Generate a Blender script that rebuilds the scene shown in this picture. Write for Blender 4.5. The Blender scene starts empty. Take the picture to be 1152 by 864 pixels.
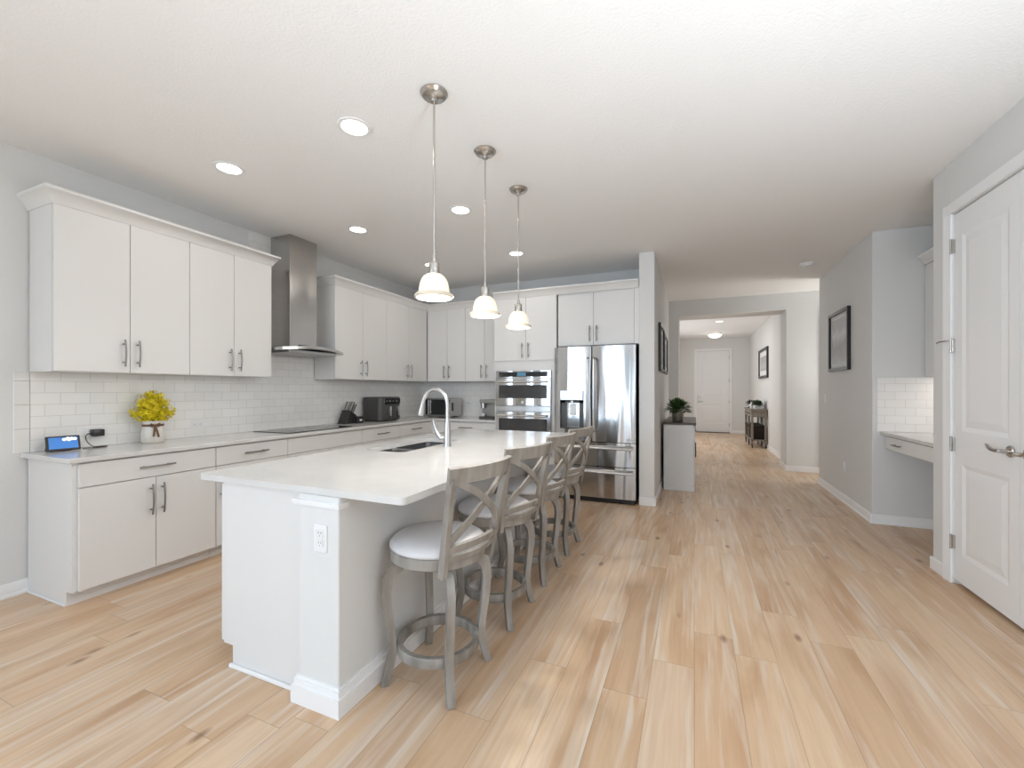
import bpy, bmesh, math, random
from mathutils import Vector, Matrix
random.seed(7)
C = bpy.context.scene.collection
PI = math.pi
R = math.radians

# ------------------------------------------------------------------ camera, world, main light, exposure
CAM_H = 1.33
TH = math.atan(205 / 480.5)
cd = bpy.data.cameras.new('camera'); cam = bpy.data.objects.new('camera', cd); C.objects.link(cam)
cam.location = (0, 0, CAM_H); cam.rotation_euler = (PI / 2, 0, TH)
cd.sensor_width = 36; cd.lens = 36 * 480.5 / 1152; cd.shift_y = 6 / 1152; cd.clip_start = .02
bpy.context.scene.camera = cam
vs = bpy.context.scene.view_settings
vs.view_transform = 'Standard'; vs.look = 'None'; vs.gamma = 1; vs.use_curve_mapping = False
vs.exposure = -0.1
w = bpy.data.worlds.new('world'); bpy.context.scene.world = w; w.use_nodes = True
w.node_tree.nodes['Background'].inputs[0].default_value = (.72, .84, 1, 1)
w.node_tree.nodes['Background'].inputs[1].default_value = 1.0
cy = bpy.context.scene.cycles
cy.max_bounces = 10; cy.diffuse_bounces = 6; cy.glossy_bounces = 5; cy.transmission_bounces = 6
cy.sample_clamp_indirect = 6; cy.use_denoising = True; cy.caustics_reflective = False; cy.caustics_refractive = False
cy.use_light_tree = True

def area_light(name, loc, rot, sx, sy, power, col):
    l = bpy.data.lights.new(name, 'AREA'); l.shape = 'RECTANGLE'; l.size = sx; l.size_y = sy; l.energy = power; l.color = col
    o = bpy.data.objects.new(name, l); C.objects.link(o); o.location = loc; o.rotation_euler = rot; return o
# daylight through the sliding doors and windows at the rear of the great room; unseen fills are added
DAY = (.64, .81, 1)
area_light('daylight_sliding_doors', (-.9, -8.15, 1.25), (R(90), 0, 0), 2.0, 2.3, 70, DAY)
area_light('daylight_narrow_window', (-3.0, -8.15, 1.43), (R(90), 0, 0), 1.1, 1.9, 65, DAY)
area_light('daylight_rear_window', (2.9, -8.15, 1.4), (R(90), 0, 0), 2.4, 1.9, 18, DAY)
area_light('added_fill_right', (4.75, -4.4, 1.45), (R(90), 0, R(90)), 4.4, 1.9, 30, DAY)  # added fill from unseen right-hand windows, brightens the left cabinet fronts
area_light('added_fill_left', (-4.16, -4.4, 1.45), (R(90), 0, R(-90)), 4.4, 1.9, 320, (.62, .80, 1))  # added fill from unseen left-hand windows, brightens pantry doors and right wall
area_light('added_fill_corridor', (3.45, 7.7, 1.25), (R(90), 0, R(90)), .8, 2.1, 15, (1, 1, 1))  # added fill at the closed corridor end, lifts the hall
area_light('added_fill_entry', (-.88, 11.4, 1.5), (R(90), 0, R(-90)), 3.4, 1.8, 42, (.97, .98, 1))  # added fill before the solid entry wall, out of view
def up_spot(name, loc, power, col):
    l = bpy.data.lights.new(name, 'SPOT'); l.energy = power; l.color = col; l.spot_size = R(150); l.spot_blend = .8; l.shadow_soft_size = .25
    o = bpy.data.objects.new(name, l); C.objects.link(o); o.location = loc; o.rotation_euler = (PI, 0, 0)
# unseen fill spots, added to brighten the rooms by ceiling bounce
up_spot('added_bounce_beside_camera', (1.0, .1, .5), 350, (.84, .92, 1))
up_spot('added_bounce_corridor', (2.6, 7.7, .85), 58, (1, .95, .87))
CAN_W, HALL_W, PEND_W, DOME_W = 2.7, 7, 15, 2
WARM = (1, .94, .86)

# ------------------------------------------------------------------ materials
def srgb(r, g, b):
    f = lambda c: (c / 255) / 12.92 if c / 255 <= .04045 else ((c / 255 + .055) / 1.055) ** 2.4
    return (f(r), f(g), f(b), 1)
def mat(name, col, rough=.5, metal=0, emit=None, estr=0, coat=0, noise=None, bump=0, bscale=50, spec=.5, trans=0):
    m = bpy.data.materials.new(name); m.use_nodes = True; nt = m.node_tree; b = nt.nodes['Principled BSDF']
    b.inputs['Base Color'].default_value = col; b.inputs['Roughness'].default_value = rough; b.inputs['Metallic'].default_value = metal
    b.inputs['Coat Weight'].default_value = coat; b.inputs['Specular IOR Level'].default_value = spec
    b.inputs['Transmission Weight'].default_value = trans
    if emit: b.inputs['Emission Color'].default_value = emit; b.inputs['Emission Strength'].default_value = estr
    tc = nt.nodes.new('ShaderNodeTexCoord')
    if noise:
        sc, c2, sv = noise
        mp = nt.nodes.new('ShaderNodeMapping'); mp.inputs['Scale'].default_value = sv; nt.links.new(tc.outputs['Object'], mp.inputs[0])
        n = nt.nodes.new('ShaderNodeTexNoise'); n.inputs['Scale'].default_value = sc; n.inputs['Detail'].default_value = 6
        nt.links.new(mp.outputs[0], n.inputs['Vector'])
        r = nt.nodes.new('ShaderNodeValToRGB'); r.color_ramp.elements[0].position = .32; r.color_ramp.elements[1].position = .68
        r.color_ramp.elements[0].color = col; r.color_ramp.elements[1].color = c2
        nt.links.new(n.outputs['Fac'], r.inputs[0]); nt.links.new(r.outputs[0], b.inputs['Base Color'])
    if bump:
        n = nt.nodes.new('ShaderNodeTexNoise'); n.inputs['Scale'].default_value = bscale; n.inputs['Detail'].default_value = 3
        nt.links.new(tc.outputs['Object'], n.inputs['Vector'])
        bp = nt.nodes.new('ShaderNodeBump'); bp.inputs['Strength'].default_value = bump; bp.inputs['Distance'].default_value = .01
        nt.links.new(n.outputs['Fac'], bp.inputs['Height']); nt.links.new(bp.outputs[0], b.inputs['Normal'])
    return m

def steel(name, col, rough, wave=0, ws=(3, 3, .6)):
    m = mat(name, col, rough, 1); nt = m.node_tree; b = nt.nodes['Principled BSDF']
    tc = nt.nodes.new('ShaderNodeTexCoord'); mp = nt.nodes.new('ShaderNodeMapping'); mp.inputs['Scale'].default_value = ws
    nt.links.new(tc.outputs['Object'], mp.inputs[0])
    n = nt.nodes.new('ShaderNodeTexNoise'); n.inputs['Scale'].default_value = 1.6; n.inputs['Detail'].default_value = 1
    nt.links.new(mp.outputs[0], n.inputs['Vector'])
    bp = nt.nodes.new('ShaderNodeBump'); bp.inputs['Strength'].default_value = wave; bp.inputs['Distance'].default_value = .05
    nt.links.new(n.outputs['Fac'], bp.inputs['Height']); nt.links.new(bp.outputs[0], b.inputs['Normal'])
    return m

def tile_mat(name, axis):
    m = bpy.data.materials.new(name); m.use_nodes = True; nt = m.node_tree; b = nt.nodes['Principled BSDF']
    g = nt.nodes.new('ShaderNodeTexCoord'); s = nt.nodes.new('ShaderNodeSeparateXYZ'); nt.links.new(g.outputs['Object'], s.inputs[0])
    c = nt.nodes.new('ShaderNodeCombineXYZ'); nt.links.new(s.outputs[axis], c.inputs[0])
    su = nt.nodes.new('ShaderNodeMath'); su.operation = 'SUBTRACT'; su.inputs[1].default_value = .914 - 1.57
    nt.links.new(s.outputs[2], su.inputs[0]); nt.links.new(su.outputs[0], c.inputs[1])
    br = nt.nodes.new('ShaderNodeTexBrick'); br.offset = .5; br.inputs['Scale'].default_value = 1
    br.inputs['Brick Width'].default_value = .157; br.inputs['Row Height'].default_value = .0785; br.inputs['Mortar Size'].default_value = .0018
    br.inputs['Mortar Smooth'].default_value = .3
    br.inputs['Color1'].default_value = (.88, .87, .85, 1); br.inputs['Color2'].default_value = (.84, .83, .81, 1); br.inputs['Mortar'].default_value = (.66, .645, .62, 1)
    nt.links.new(c.outputs[0], br.inputs['Vector']); nt.links.new(br.outputs['Color'], b.inputs['Base Color'])
    b.inputs['Roughness'].default_value = .12
    n = nt.nodes.new('ShaderNodeTexNoise'); n.inputs['Scale'].default_value = 14; nt.links.new(g.outputs['Object'], n.inputs['Vector'])
    mx = nt.nodes.new('ShaderNodeMath'); mx.operation = 'MULTIPLY_ADD'; mx.inputs[1].default_value = -1.0
    nt.links.new(br.outputs['Fac'], mx.inputs[0]); nt.links.new(n.outputs['Fac'], mx.inputs[2])
    bp = nt.nodes.new('ShaderNodeBump'); bp.inputs['Strength'].default_value = .25; bp.inputs['Distance'].default_value = .004
    nt.links.new(mx.outputs[0], bp.inputs['Height']); nt.links.new(bp.outputs[0], b.inputs['Normal'])
    return m

def floor_mat():
    m = bpy.data.materials.new('oak_planks'); m.use_nodes = True; nt = m.node_tree; b = nt.nodes['Principled BSDF']; N = nt.nodes; L = nt.links
    g = N.new('ShaderNodeTexCoord'); s = N.new('ShaderNodeSeparateXYZ'); L.new(g.outputs['Object'], s.inputs[0])
    def M(op, a, bb=None, cc=None):
        n = N.new('ShaderNodeMath'); n.operation = op
        for i, v in enumerate((a, bb, cc)):
            if v is None: continue
            if isinstance(v, (int, float)): n.inputs[i].default_value = v
            else: L.new(v, n.inputs[i])
        return n.outputs[0]
    W, LEN = .187, 1.45
    xs = M('DIVIDE', s.outputs[0], W); i = M('FLOOR', xs); fx = M('FRACT', xs)
    wn = N.new('ShaderNodeTexWhiteNoise'); wn.noise_dimensions = '1D'; L.new(i, wn.inputs['W'])
    ys = M('ADD', M('DIVIDE', s.outputs[1], LEN), M('MULTIPLY', wn.outputs['Value'], 9.0)); j = M('FLOOR', ys); fy = M('FRACT', ys)
    c = N.new('ShaderNodeCombineXYZ'); L.new(i, c.inputs[0]); L.new(j, c.inputs[1])
    w2 = N.new('ShaderNodeTexWhiteNoise'); w2.noise_dimensions = '2D'; L.new(c.outputs[0], w2.inputs['Vector'])
    rid = w2.outputs['Value']
    # broad cloudy tone along the plank
    def noise(sx, sy, off, detail, scale=1, dist=0):
        cc = N.new('ShaderNodeCombineXYZ')
        L.new(M('MULTIPLY_ADD', s.outputs[0], sx, M('MULTIPLY', rid, off)), cc.inputs[0])
        L.new(M('MULTIPLY_ADD', s.outputs[1], sy, M('MULTIPLY', rid, off * .7)), cc.inputs[1])
        n = N.new('ShaderNodeTexNoise'); n.inputs['Scale'].default_value = scale; n.inputs['Detail'].default_value = detail
        n.inputs['Distortion'].default_value = dist
        L.new(cc.outputs[0], n.inputs['Vector']); return n.outputs['Fac']
    broad = noise(6, 1.1, 40, 3, 1, .6); grain = noise(55, 2.6, 90, 5, 1, .4); streak = noise(16, .9, 63, 3, 1, 1.0)
    def ramp(v, stops):
        r = N.new('ShaderNodeValToRGB'); e = r.color_ramp.elements
        while len(e) < len(stops): e.new(.5)
        for k, (p, col) in enumerate(stops): e[k].position = p; e[k].color = col
        L.new(v, r.inputs[0]); return r.outputs[0]
    base = ramp(rid, [(0, srgb(206, 175, 143)), (.35, srgb(213, 183, 150)), (.7, srgb(218, 191, 160)), (1, srgb(211, 188, 164))])
    def mixc(f, a, bb, t='MIX'):
        n = N.new('ShaderNodeMix'); n.data_type = 'RGBA'; n.blend_type = t
        if isinstance(f, (int, float)): n.inputs[0].default_value = f
        else: L.new(f, n.inputs[0])
        for k, v in ((6, a), (7, bb)):
            if isinstance(v, tuple): n.inputs[k].default_value = v
            else: L.new(v, n.inputs[k])
        return n.outputs[2]
    def mr(v, a, bb, c2, d):
        n = N.new('ShaderNodeMapRange'); n.clamp = True
        for k, q in enumerate((a, bb, c2, d)): n.inputs[k + 1].default_value = q
        L.new(v, n.inputs[0]); return n.outputs[0]
    col = mixc(mr(broad, .46, .72, 0, .75), base, srgb(180, 139, 102))
    col = mixc(mr(streak, .50, .70, 0, .8), col, srgb(222, 210, 196))
    col = mixc(mr(grain, .4, .75, 0, .32), col, srgb(184, 146, 113))
    # knots
    cc = N.new('ShaderNodeCombineXYZ'); L.new(M('MULTIPLY', s.outputs[0], 5.2), cc.inputs[0]); L.new(M('MULTIPLY', s.outputs[1], 2.3), cc.inputs[1])
    v = N.new('ShaderNodeTexVoronoi'); v.feature = 'F1'; v.inputs['Scale'].default_value = 1; v.inputs['Randomness'].default_value = 1; L.new(cc.outputs[0], v.inputs['Vector'])
    kd = M('ADD', v.outputs['Distance'], M('MULTIPLY', grain, .05))
    col = mixc(mr(kd, .05, .15, .8, 0), col, srgb(124, 86, 58))
    ex = M('MINIMUM', fx, M('SUBTRACT', 1, fx)); ey = M('MINIMUM', fy, M('SUBTRACT', 1, fy))
    gx = mr(ex, .004, .014, 1, 0); gy = mr(ey, .0005, .0018, 1, 0); gap = M('MAXIMUM', gx, gy)
    col = mixc(M('MULTIPLY', gap, .34), col, srgb(120, 90, 66))
    L.new(col, b.inputs['Base Color'])
    L.new(mr(grain, .3, .8, .30, .42), b.inputs['Roughness'])
    bp = N.new('ShaderNodeBump'); bp.inputs['Strength'].default_value = .15; bp.inputs['Distance'].default_value = .004
    L.new(M('SUBTRACT', M('MULTIPLY', grain, .3), gap), bp.inputs['Height']); L.new(bp.outputs[0], b.inputs['Normal'])
    return m

def quartz_mat():
    return mat('white_quartz', (.68, .675, .66, 1), .13, noise=(5, (.64, .63, .615, 1), (1, 1, 1)), spec=.5)

M_ceil = mat('ceiling_paint', (.87, .87, .865, 1), .9, bump=.22, bscale=70)
M_wall = mat('grey_wall_paint', (.71, .71, .70, 1), .75, bump=.05, bscale=160)
M_floor = floor_mat()
M_trim = mat('white_trim_paint', (.83, .83, .83, 1), .4, bump=.01)
M_cab = mat('white_cabinet_lacquer', (.73, .725, .715, 1), .38, bump=.004, bscale=30)
M_gapd = mat('cabinet_shadow_gap_liner', (.22, .21, .2, 1), .7)
M_quartz = quartz_mat()
M_tile_y = tile_mat('subway_tile_side', 1)
M_tile_x = tile_mat('subway_tile_back', 0)
M_tile_edge = mat('bullnose_tile', (.79, .78, .76, 1), .14, bump=.03, bscale=14)
M_ss = steel('stainless_steel', (.56, .56, .56, 1), .15, .6, (3.2, 3.2, .35))
M_ss2 = steel('brushed_steel', (.50, .49, .48, 1), .30, .10)
M_nickel = steel('brushed_nickel', (.56, .54, .51, 1), .26)
M_chrome = steel('satin_chrome', (.56, .555, .55, 1), .3)
M_hood = steel('hood_steel', (.50, .485, .47, 1), .24, .22, (2.5, 2.5, .3))
M_pull = steel('pull_metal', (.26, .25, .24, 1), .3)
M_black = mat('black_plastic', (.018, .018, .02, 1), .35, bump=.01)
M_blackg = mat('black_glass', (.012, .012, .014, 1), .06, spec=.6, bump=.002)
M_ovglass = mat('oven_glass', (.03, .03, .032, 1), .07, spec=.7, bump=.002)
M_darkgrey = mat('charcoal_enamel', (.055, .053, .05, 1), .38, bump=.01)
M_greywood = mat('grey_washed_wood', srgb(163, 158, 151), .5, noise=(17, srgb(122, 116, 109), (1, 1, .15)), bump=.06, bscale=40)
M_leather = mat('pale_grey_leather', (.66, .65, .66, 1), .38, bump=.05, bscale=60)
M_plate = mat('white_plastic', (.80, .80, .80, 1), .35, bump=.005)
M_slot = mat('outlet_slots', (.12, .12, .12, 1), .6)
M_ceram = mat('white_ceramic', (.74, .71, .67, 1), .35, noise=(14, (.60, .55, .49, 1), (1, 1, 1)), bump=.08, bscale=30)
M_twine = mat('brown_twine', (.16, .09, .05, 1), .9, bump=.3, bscale=200)
M_yel = mat('yellow_petals', srgb(240, 222, 36), .6, noise=(40, srgb(205, 186, 20), (1, 1, 1)))
M_stem = mat('olive_stems', srgb(92, 84, 34), .7, noise=(30, srgb(60, 52, 22), (1, 1, 1)))
M_green = mat('green_leaves', (.035, .085, .02, 1), .55, noise=(18, (.08, .16, .035, 1), (1, 1, 1)))
M_dgreen = mat('dark_green_leaves', (.018, .035, .014, 1), .6, noise=(30, (.05, .08, .025, 1), (1, 1, 1)))
M_galv = steel('galvanised_metal', (.40, .395, .37, 1), .45)
M_coffee = steel('champagne_metal', (.34, .335, .31, 1), .5)
M_sink = steel('sink_steel', (.30, .30, .30, 1), .34, .1)
M_walnut = mat('dark_wood_top', (.10, .065, .045, 1), .4, noise=(12, (.06, .04, .03, 1), (8, 1, 1)))
M_cart = mat('grey_oak_cart', srgb(150, 142, 130), .55, noise=(10, srgb(116, 108, 98), (6, 1, 1)))
M_fabric_dark = mat('dark_brown_fabric', (.022, .014, .012, 1), .9, bump=.3, bscale=150)
M_frame = mat('black_frame', (.015, .015, .015, 1), .35, bump=.01)
M_matboard = mat('white_matboard', (.78, .78, .78, 1), .8, bump=.01)
M_lens = mat('lamp_lens', (1, 1, 1, 1), .4, emit=(1, .97, .92, 1), estr=6, bump=.001)
M_shade = mat('lit_glass_shade', (.72, .66, .56, 1), .25, emit=(1, .86, .66, 1), estr=.62, bump=.02, bscale=12)
M_rim = mat('glass_shade_rim', (.66, .59, .48, 1), .2, emit=(1, .84, .64, 1), estr=.12, bump=.01)
M_dome = mat('lit_dome_glass', (.9, .88, .84, 1), .3, emit=(1, .93, .83, 1), estr=2.2, bump=.01)
M_screen = mat('lit_screen', (.02, .05, .12, 1), .1, emit=srgb(74, 142, 226), estr=.75, noise=(9, (.03, .09, .22, 1), (1, 1, 2)))
M_sky_pic = mat('lit_screen_cloud', (.5, .5, .5, 1), .3, emit=(.85, .93, 1, 1), estr=.9, bump=.001)
M_led = mat('lit_oven_display', (.02, .05, .08, 1), .1, emit=srgb(110, 170, 205), estr=.5, bump=.001)
def print_mat(name, stops, sc=3):
    m = mat(name, (.5, .5, .5, 1), .5); nt = m.node_tree; b = nt.nodes['Principled BSDF']
    tc = nt.nodes.new('ShaderNodeTexCoord'); n = nt.nodes.new('ShaderNodeTexNoise'); n.inputs['Scale'].default_value = sc; n.inputs['Detail'].default_value = 5
    nt.links.new(tc.outputs['Generated'], n.inputs['Vector'])
    s = nt.nodes.new('ShaderNodeSeparateXYZ'); nt.links.new(tc.outputs['Generated'], s.inputs[0])
    a = nt.nodes.new('ShaderNodeMath'); a.operation = 'MULTIPLY_ADD'; a.inputs[1].default_value = .45
    nt.links.new(n.outputs['Fac'], a.inputs[0]); nt.links.new(s.outputs[2], a.inputs[2])
    r = nt.nodes.new('ShaderNodeValToRGB'); e = r.color_ramp.elements
    while len(e) < len(stops): e.new(.5)
    for k, (p, c) in enumerate(stops): e[k].position = p; e[k].color = (c, c, c * 1.02, 1)
    nt.links.new(a.outputs[0], r.inputs[0]); nt.links.new(r.outputs[0], b.inputs['Base Color']); return m
M_print = print_mat('grey_landscape_print', [(.15, .55), (.35, .42), (.62, .34), (.85, .6), (1.0, .45)], 4)
M_print2 = print_mat('pale_print', [(.1, .35), (.5, .5), (.9, .4)], 5)

# ------------------------------------------------------------------ mesh helpers (world coordinates)
class MB:
    def __init__(s): s.bm = bmesh.new()
    def _merge(s, t):
        me = bpy.data.meshes.new('t'); t.to_mesh(me); t.free(); s.bm.from_mesh(me); bpy.data.meshes.remove(me); return s
    def box(s, x0, x1, y0, y1, z0, z1, bev=0, seg=1):
        t = bmesh.new(); bmesh.ops.create_cube(t, size=1)
        a, b, c = sorted((x0, x1)), sorted((y0, y1)), sorted((z0, z1))
        for v in t.verts:
            v.co = Vector((a[0] + (v.co.x + .5) * (a[1] - a[0]), b[0] + (v.co.y + .5) * (b[1] - b[0]), c[0] + (v.co.z + .5) * (c[1] - c[0])))
        if bev: bmesh.ops.bevel(t, geom=list(t.edges), offset=bev, segments=seg, profile=.5, affect='EDGES')
        return s._merge(t)
    def prism(s, pts, axis, h0, h1, bev=0, seg=1):
        # pts: polygon in the two other axes (cyclic order x,y,z), extruded along axis
        t = bmesh.new()
        def put(p, h):
            if axis == 2: return (p[0], p[1], h)
            if axis == 0: return (h, p[0], p[1])
            return (p[0], h, p[1])
        a = [t.verts.new(put(p, h0)) for p in pts]; b = [t.verts.new(put(p, h1)) for p in pts]
        t.faces.new(a[::-1]); t.faces.new(b); n = len(pts)
        for i in range(n): t.faces.new((a[i], a[(i + 1) % n], b[(i + 1) % n], b[i]))
        bmesh.ops.recalc_face_normals(t, faces=t.faces)
        if bev: bmesh.ops.bevel(t, geom=list(t.edges), offset=bev, segments=seg, profile=.5, affect='EDGES')
        return s._merge(t)
    def lathe(s, prof, c, n=32, axis='z', cap=True):
        # prof: (radius, height) list; c: centre
        t = bmesh.new(); rings = []
        for r, h in prof:
            if r < 1e-6: rings.append([t.verts.new((0, 0, h))])
            else: rings.append([t.verts.new((r * math.cos(2 * PI * k / n), r * math.sin(2 * PI * k / n), h)) for k in range(n)])
        for a, b in zip(rings, rings[1:]):
            for k in range(n):
                q = [a[k % len(a)], a[(k + 1) % len(a)], b[(k + 1) % len(b)], b[k % len(b)]]
                q2 = []
                for v in q:
                    if v not in q2: q2.append(v)
                if len(q2) > 2: t.faces.new(q2)
        if cap:
            for rg in (rings[0], rings[-1]):
                if len(rg) > 2:
                    try: t.faces.new(rg)
                    except ValueError: pass
        bmesh.ops.recalc_face_normals(t, faces=t.faces)
        m = Matrix.Identity(4)
        if axis == 'x': m = Matrix.Rotation(PI / 2, 4, 'Y')
        if axis == 'y': m = Matrix.Rotation(-PI / 2, 4, 'X')
        t.transform(Matrix.Translation(c) @ m)
        return s._merge(t)
    def cyl(s, r, c, h, n=24, axis='z', bev=0):
        p = [(0, 0), (r - bev, 0), (r, bev), (r, h - bev), (r - bev, h), (0, h)] if bev else [(0, 0), (r, 0), (r, h), (0, h)]
        return s.lathe(p, c, n, axis)
    def tube(s, pts, r, n=8, cap=True):
        pts = [Vector(p) for p in pts]; rs = r if isinstance(r, (list, tuple)) else [r] * len(pts)
        t = bmesh.new(); rings = []; up = None
        for i, p in enumerate(pts):
            d = ((pts[min(i + 1, len(pts) - 1)] - pts[max(i - 1, 0)])).normalized()
            if up is None: up = Vector((0, 0, 1)) if abs(d.z) < .9 else Vector((1, 0, 0))
            u = (up - d * up.dot(d)).normalized(); v = d.cross(u); up = u
            rings.append([t.verts.new(p + (u * math.cos(2 * PI * k / n) + v * math.sin(2 * PI * k / n)) * rs[i]) for k in range(n)])
        for a, b in zip(rings, rings[1:]):
            for k in range(n): t.faces.new((a[k], a[(k + 1) % n], b[(k + 1) % n], b[k]))
        if cap: t.faces.new(rings[0][::-1]); t.faces.new(rings[-1])
        bmesh.ops.recalc_face_normals(t, faces=t.faces)
        return s._merge(t)
    def ribbon(s, pts, nrm, wid, thk, closed=False):
        # rectangular section swept along pts; nrm[i] = thickness direction, width direction = tangent x nrm
        pts = [Vector(p) for p in pts]; t = bmesh.new(); rings = []; m = len(pts)
        ws = wid if isinstance(wid, (list, tuple)) else [wid] * m
        for i, p in enumerate(pts):
            if closed: d = pts[(i + 1) % m] - pts[i - 1]
            else: d = pts[min(i + 1, m - 1)] - pts[max(i - 1, 0)]
            d.normalize(); n = Vector(nrm[i] if isinstance(nrm, list) else nrm); n = (n - d * n.dot(d)).normalized(); b = d.cross(n)
            rings.append([t.verts.new(p + b * sx * ws[i] / 2 + n * sy * thk / 2) for sx, sy in ((-1, -1), (1, -1), (1, 1), (-1, 1))])
        rr = list(zip(rings, rings[1:])) + ([(rings[-1], rings[0])] if closed else [])
        for a, b in rr:
            for k in range(4): t.faces.new((a[k], a[(k + 1) % 4], b[(k + 1) % 4], b[k]))
        if not closed: t.faces.new(rings[0][::-1]); t.faces.new(rings[-1])
        bmesh.ops.recalc_face_normals(t, faces=t.faces)
        return s._merge(t)
    def poly(s, pts):
        vs_ = [s.bm.verts.new(p) for p in pts]; s.bm.faces.new(vs_); return s
    def build(s, name, m, parent=None, angle=35):
        me = bpy.data.meshes.new(name); o = bpy.data.objects.new(name, me); C.objects.link(o)
        org = Vector((0, 0, 0))
        if parent is not None:
            q = parent
            while q.parent: q = q.parent
            org = q.location.copy(); o.parent = parent
        s.bm.transform(Matrix.Translation(-org)); s.bm.to_mesh(me); s.bm.free()
        me.materials.append(m)
        for p in me.polygons: p.use_smooth = True
        me.set_sharp_from_angle(angle=R(angle))
        return o

def thing(name, label, cat, loc, group=None):
    o = bpy.data.objects.new(name, None); C.objects.link(o); o.location = loc; o.empty_display_size = .1
    o['label'] = label; o['category'] = cat
    if group: o['group'] = group
    return o
def tag(o, label, cat, group=None):
    o['label'] = label; o['category'] = cat
    if group: o['group'] = group
    return o
def struct(name, mb, m, parent=None):
    o = mb.build(name, m, parent)
    if parent is None: o['kind'] = 'structure'
    return o
def struct_root(name, loc):
    o = bpy.data.objects.new(name, None); C.objects.link(o); o.location = loc; o['kind'] = 'structure'; return o
def dup(o, parent=None):
    c = o.copy(); C.objects.link(c)
    if parent is not None: c.parent = parent
    for ch in list(o.children): dup(ch, c)
    return c

# ------------------------------------------------------------------ room shell
CEIL = 2.90
XL, YB = -4.04, 5.775
XW0, XW1, YW = -.585, -.415, 5.10           # wing wall beside the refrigerator, runs on into the hall
XR = 1.63
YH0, YH1 = 8.15, 8.68                        # wall with the opening into the entry
YE, XE = 14.5, 1.52
YS = -8.05
XG = 4.65                                    # right side of the great room
struct('floor', MB().box(-4.3, 5.0, -8.4, 14.8, -.1, 0), M_floor)
struct('ceiling', MB().box(-4.3, 5.0, -8.4, 14.8, CEIL, CEIL + .1), M_ceil)
struct('wall_left', MB().box(XL - .12, XL, YS, -6.6, 0, CEIL).box(XL - .12, XL, -2.2, YB + .12, 0, CEIL).box(XL - .12, XL, -6.6, -2.2, 0, .5).box(XL - .12, XL, -6.6, -2.2, 2.4, CEIL), M_wall)
f = MB()
for y in (-6.58, -5.13, -3.67, -2.22): f.box(XL - .09, XL - .03, y - .02, y + .02, .5, 2.4)
f.box(XL - .09, XL - .03, -6.6, -2.2, .5, .55).box(XL - .09, XL - .03, -6.6, -2.2, 2.35, 2.4).box(XL - .09, XL - .03, -6.6, -2.2, 1.4, 1.44)
struct('added_window_left', f, M_trim)  # unseen windows, added to bring light in from the left
struct('wall_back', MB().box(XL, XW0, YB, YB + .12, 0, CEIL), M_wall)
struct('wall_fridge', MB().box(XW0, XW1, YW, YH0, 0, CEIL, .004), M_wall)
wh = MB().box(-1.2, -.255, YH0, YH1, 0, CEIL).box(-.255, 1.38, YH0, YH1, 2.63, CEIL).box(1.38, 3.6, YH0, YH1, 0, CEIL)
struct('wall_hall', wh, M_wall)
struct('wall_entry_right', MB().box(XE, XE + .12, YH1, YE, 0, CEIL), M_wall)
struct('wall_entry_left', MB().box(-1.0, -.9, YH1, YE, 0, CEIL), M_wall)
struct('wall_entry_end', MB().box(-1.0, .06, YE, YE + .15, 0, CEIL).box(.985, XE + .12, YE, YE + .15, 0, CEIL).box(.06, .985, YE, YE + .15, 2.51, CEIL), M_wall)
struct('wall_right', MB().box(XR, 2.46, 5.32, 7.27, 0, CEIL, .004), M_wall)
struct('wall_corridor', MB().box(3.5, 3.6, 7.1, YH0, 0, CEIL).box(2.46, 3.5, 7.1, 7.27, 0, CEIL), M_wall)
struct('wall_nook', MB().box(2.34, 2.46, 4.14, 5.32, 0, CEIL), M_wall)
PY0, PY1, PZ = 2.60, 3.885, 2.53            # pantry double-door opening
struct('wall_pantry', MB().box(XR, XR + .12, -1.2, PY0, 0, CEIL).box(XR, XG, -1.32, -1.2, 0, CEIL).box(XR, 2.46, PY1, 4.14, 0, CEIL, .004).box(XR, XR + .12, PY0, PY1, PZ, CEIL)
       .box(2.34, 2.46, 2.3, PY1, 0, CEIL).box(XR + .12, 2.46, 2.2, 2.3, 0, CEIL), M_wall)
struct('wall_rear', MB().box(XL, -3.6, YS - .12, YS, 0, CEIL).box(-3.6, -2.4, YS - .12, YS, 2.42, CEIL).box(-3.6, -2.4, YS - .12, YS, 0, .45).box(-2.4, -1.95, YS - .12, YS, 0, CEIL)
       .box(-1.95, .15, YS - .12, YS, 2.46, CEIL).box(.15, 1.7, YS - .12, YS, 0, CEIL)
       .box(1.7, 4.1, YS - .12, YS, 2.36, CEIL).box(1.7, 4.1, YS - .12, YS, 0, .45).box(4.1, XG, YS - .12, YS, 0, CEIL), M_wall)
struct('wall_great_room', MB().box(XG, XG + .12, YS, -6.6, 0, CEIL).box(XG, XG + .12, -6.6, -2.2, 2.4, CEIL).box(XG, XG + .12, -6.6, -2.2, 0, .5).box(XG, XG + .12, -2.2, -1.2, 0, CEIL), M_wall)
f = MB()
for x in (-1.92, -.9, .12): f.box(x - .03, x + .03, YS - .09, YS - .03, 0, 2.46)
f.box(-1.95, .15, YS - .09, YS - .03, 2.40, 2.46).box(-1.95, .15, YS - .09, YS - .03, 0, .05)
struct('door_4', f, M_trim)
f = MB()
for x in (1.72, 2.9, 4.08): f.box(x - .02, x + .02, YS - .09, YS - .03, .45, 2.36)
f.box(1.7, 4.1, YS - .09, YS - .03, .45, .5).box(1.7, 4.1, YS - .09, YS - .03, 2.31, 2.36).box(1.7, 4.1, YS - .09, YS - .03, 1.4, 1.44)
struct('window_1', f, M_trim)
f = MB()
for x in (-3.58, -2.42): f.box(x - .02, x + .02, YS - .09, YS - .03, .45, 2.42)
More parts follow.
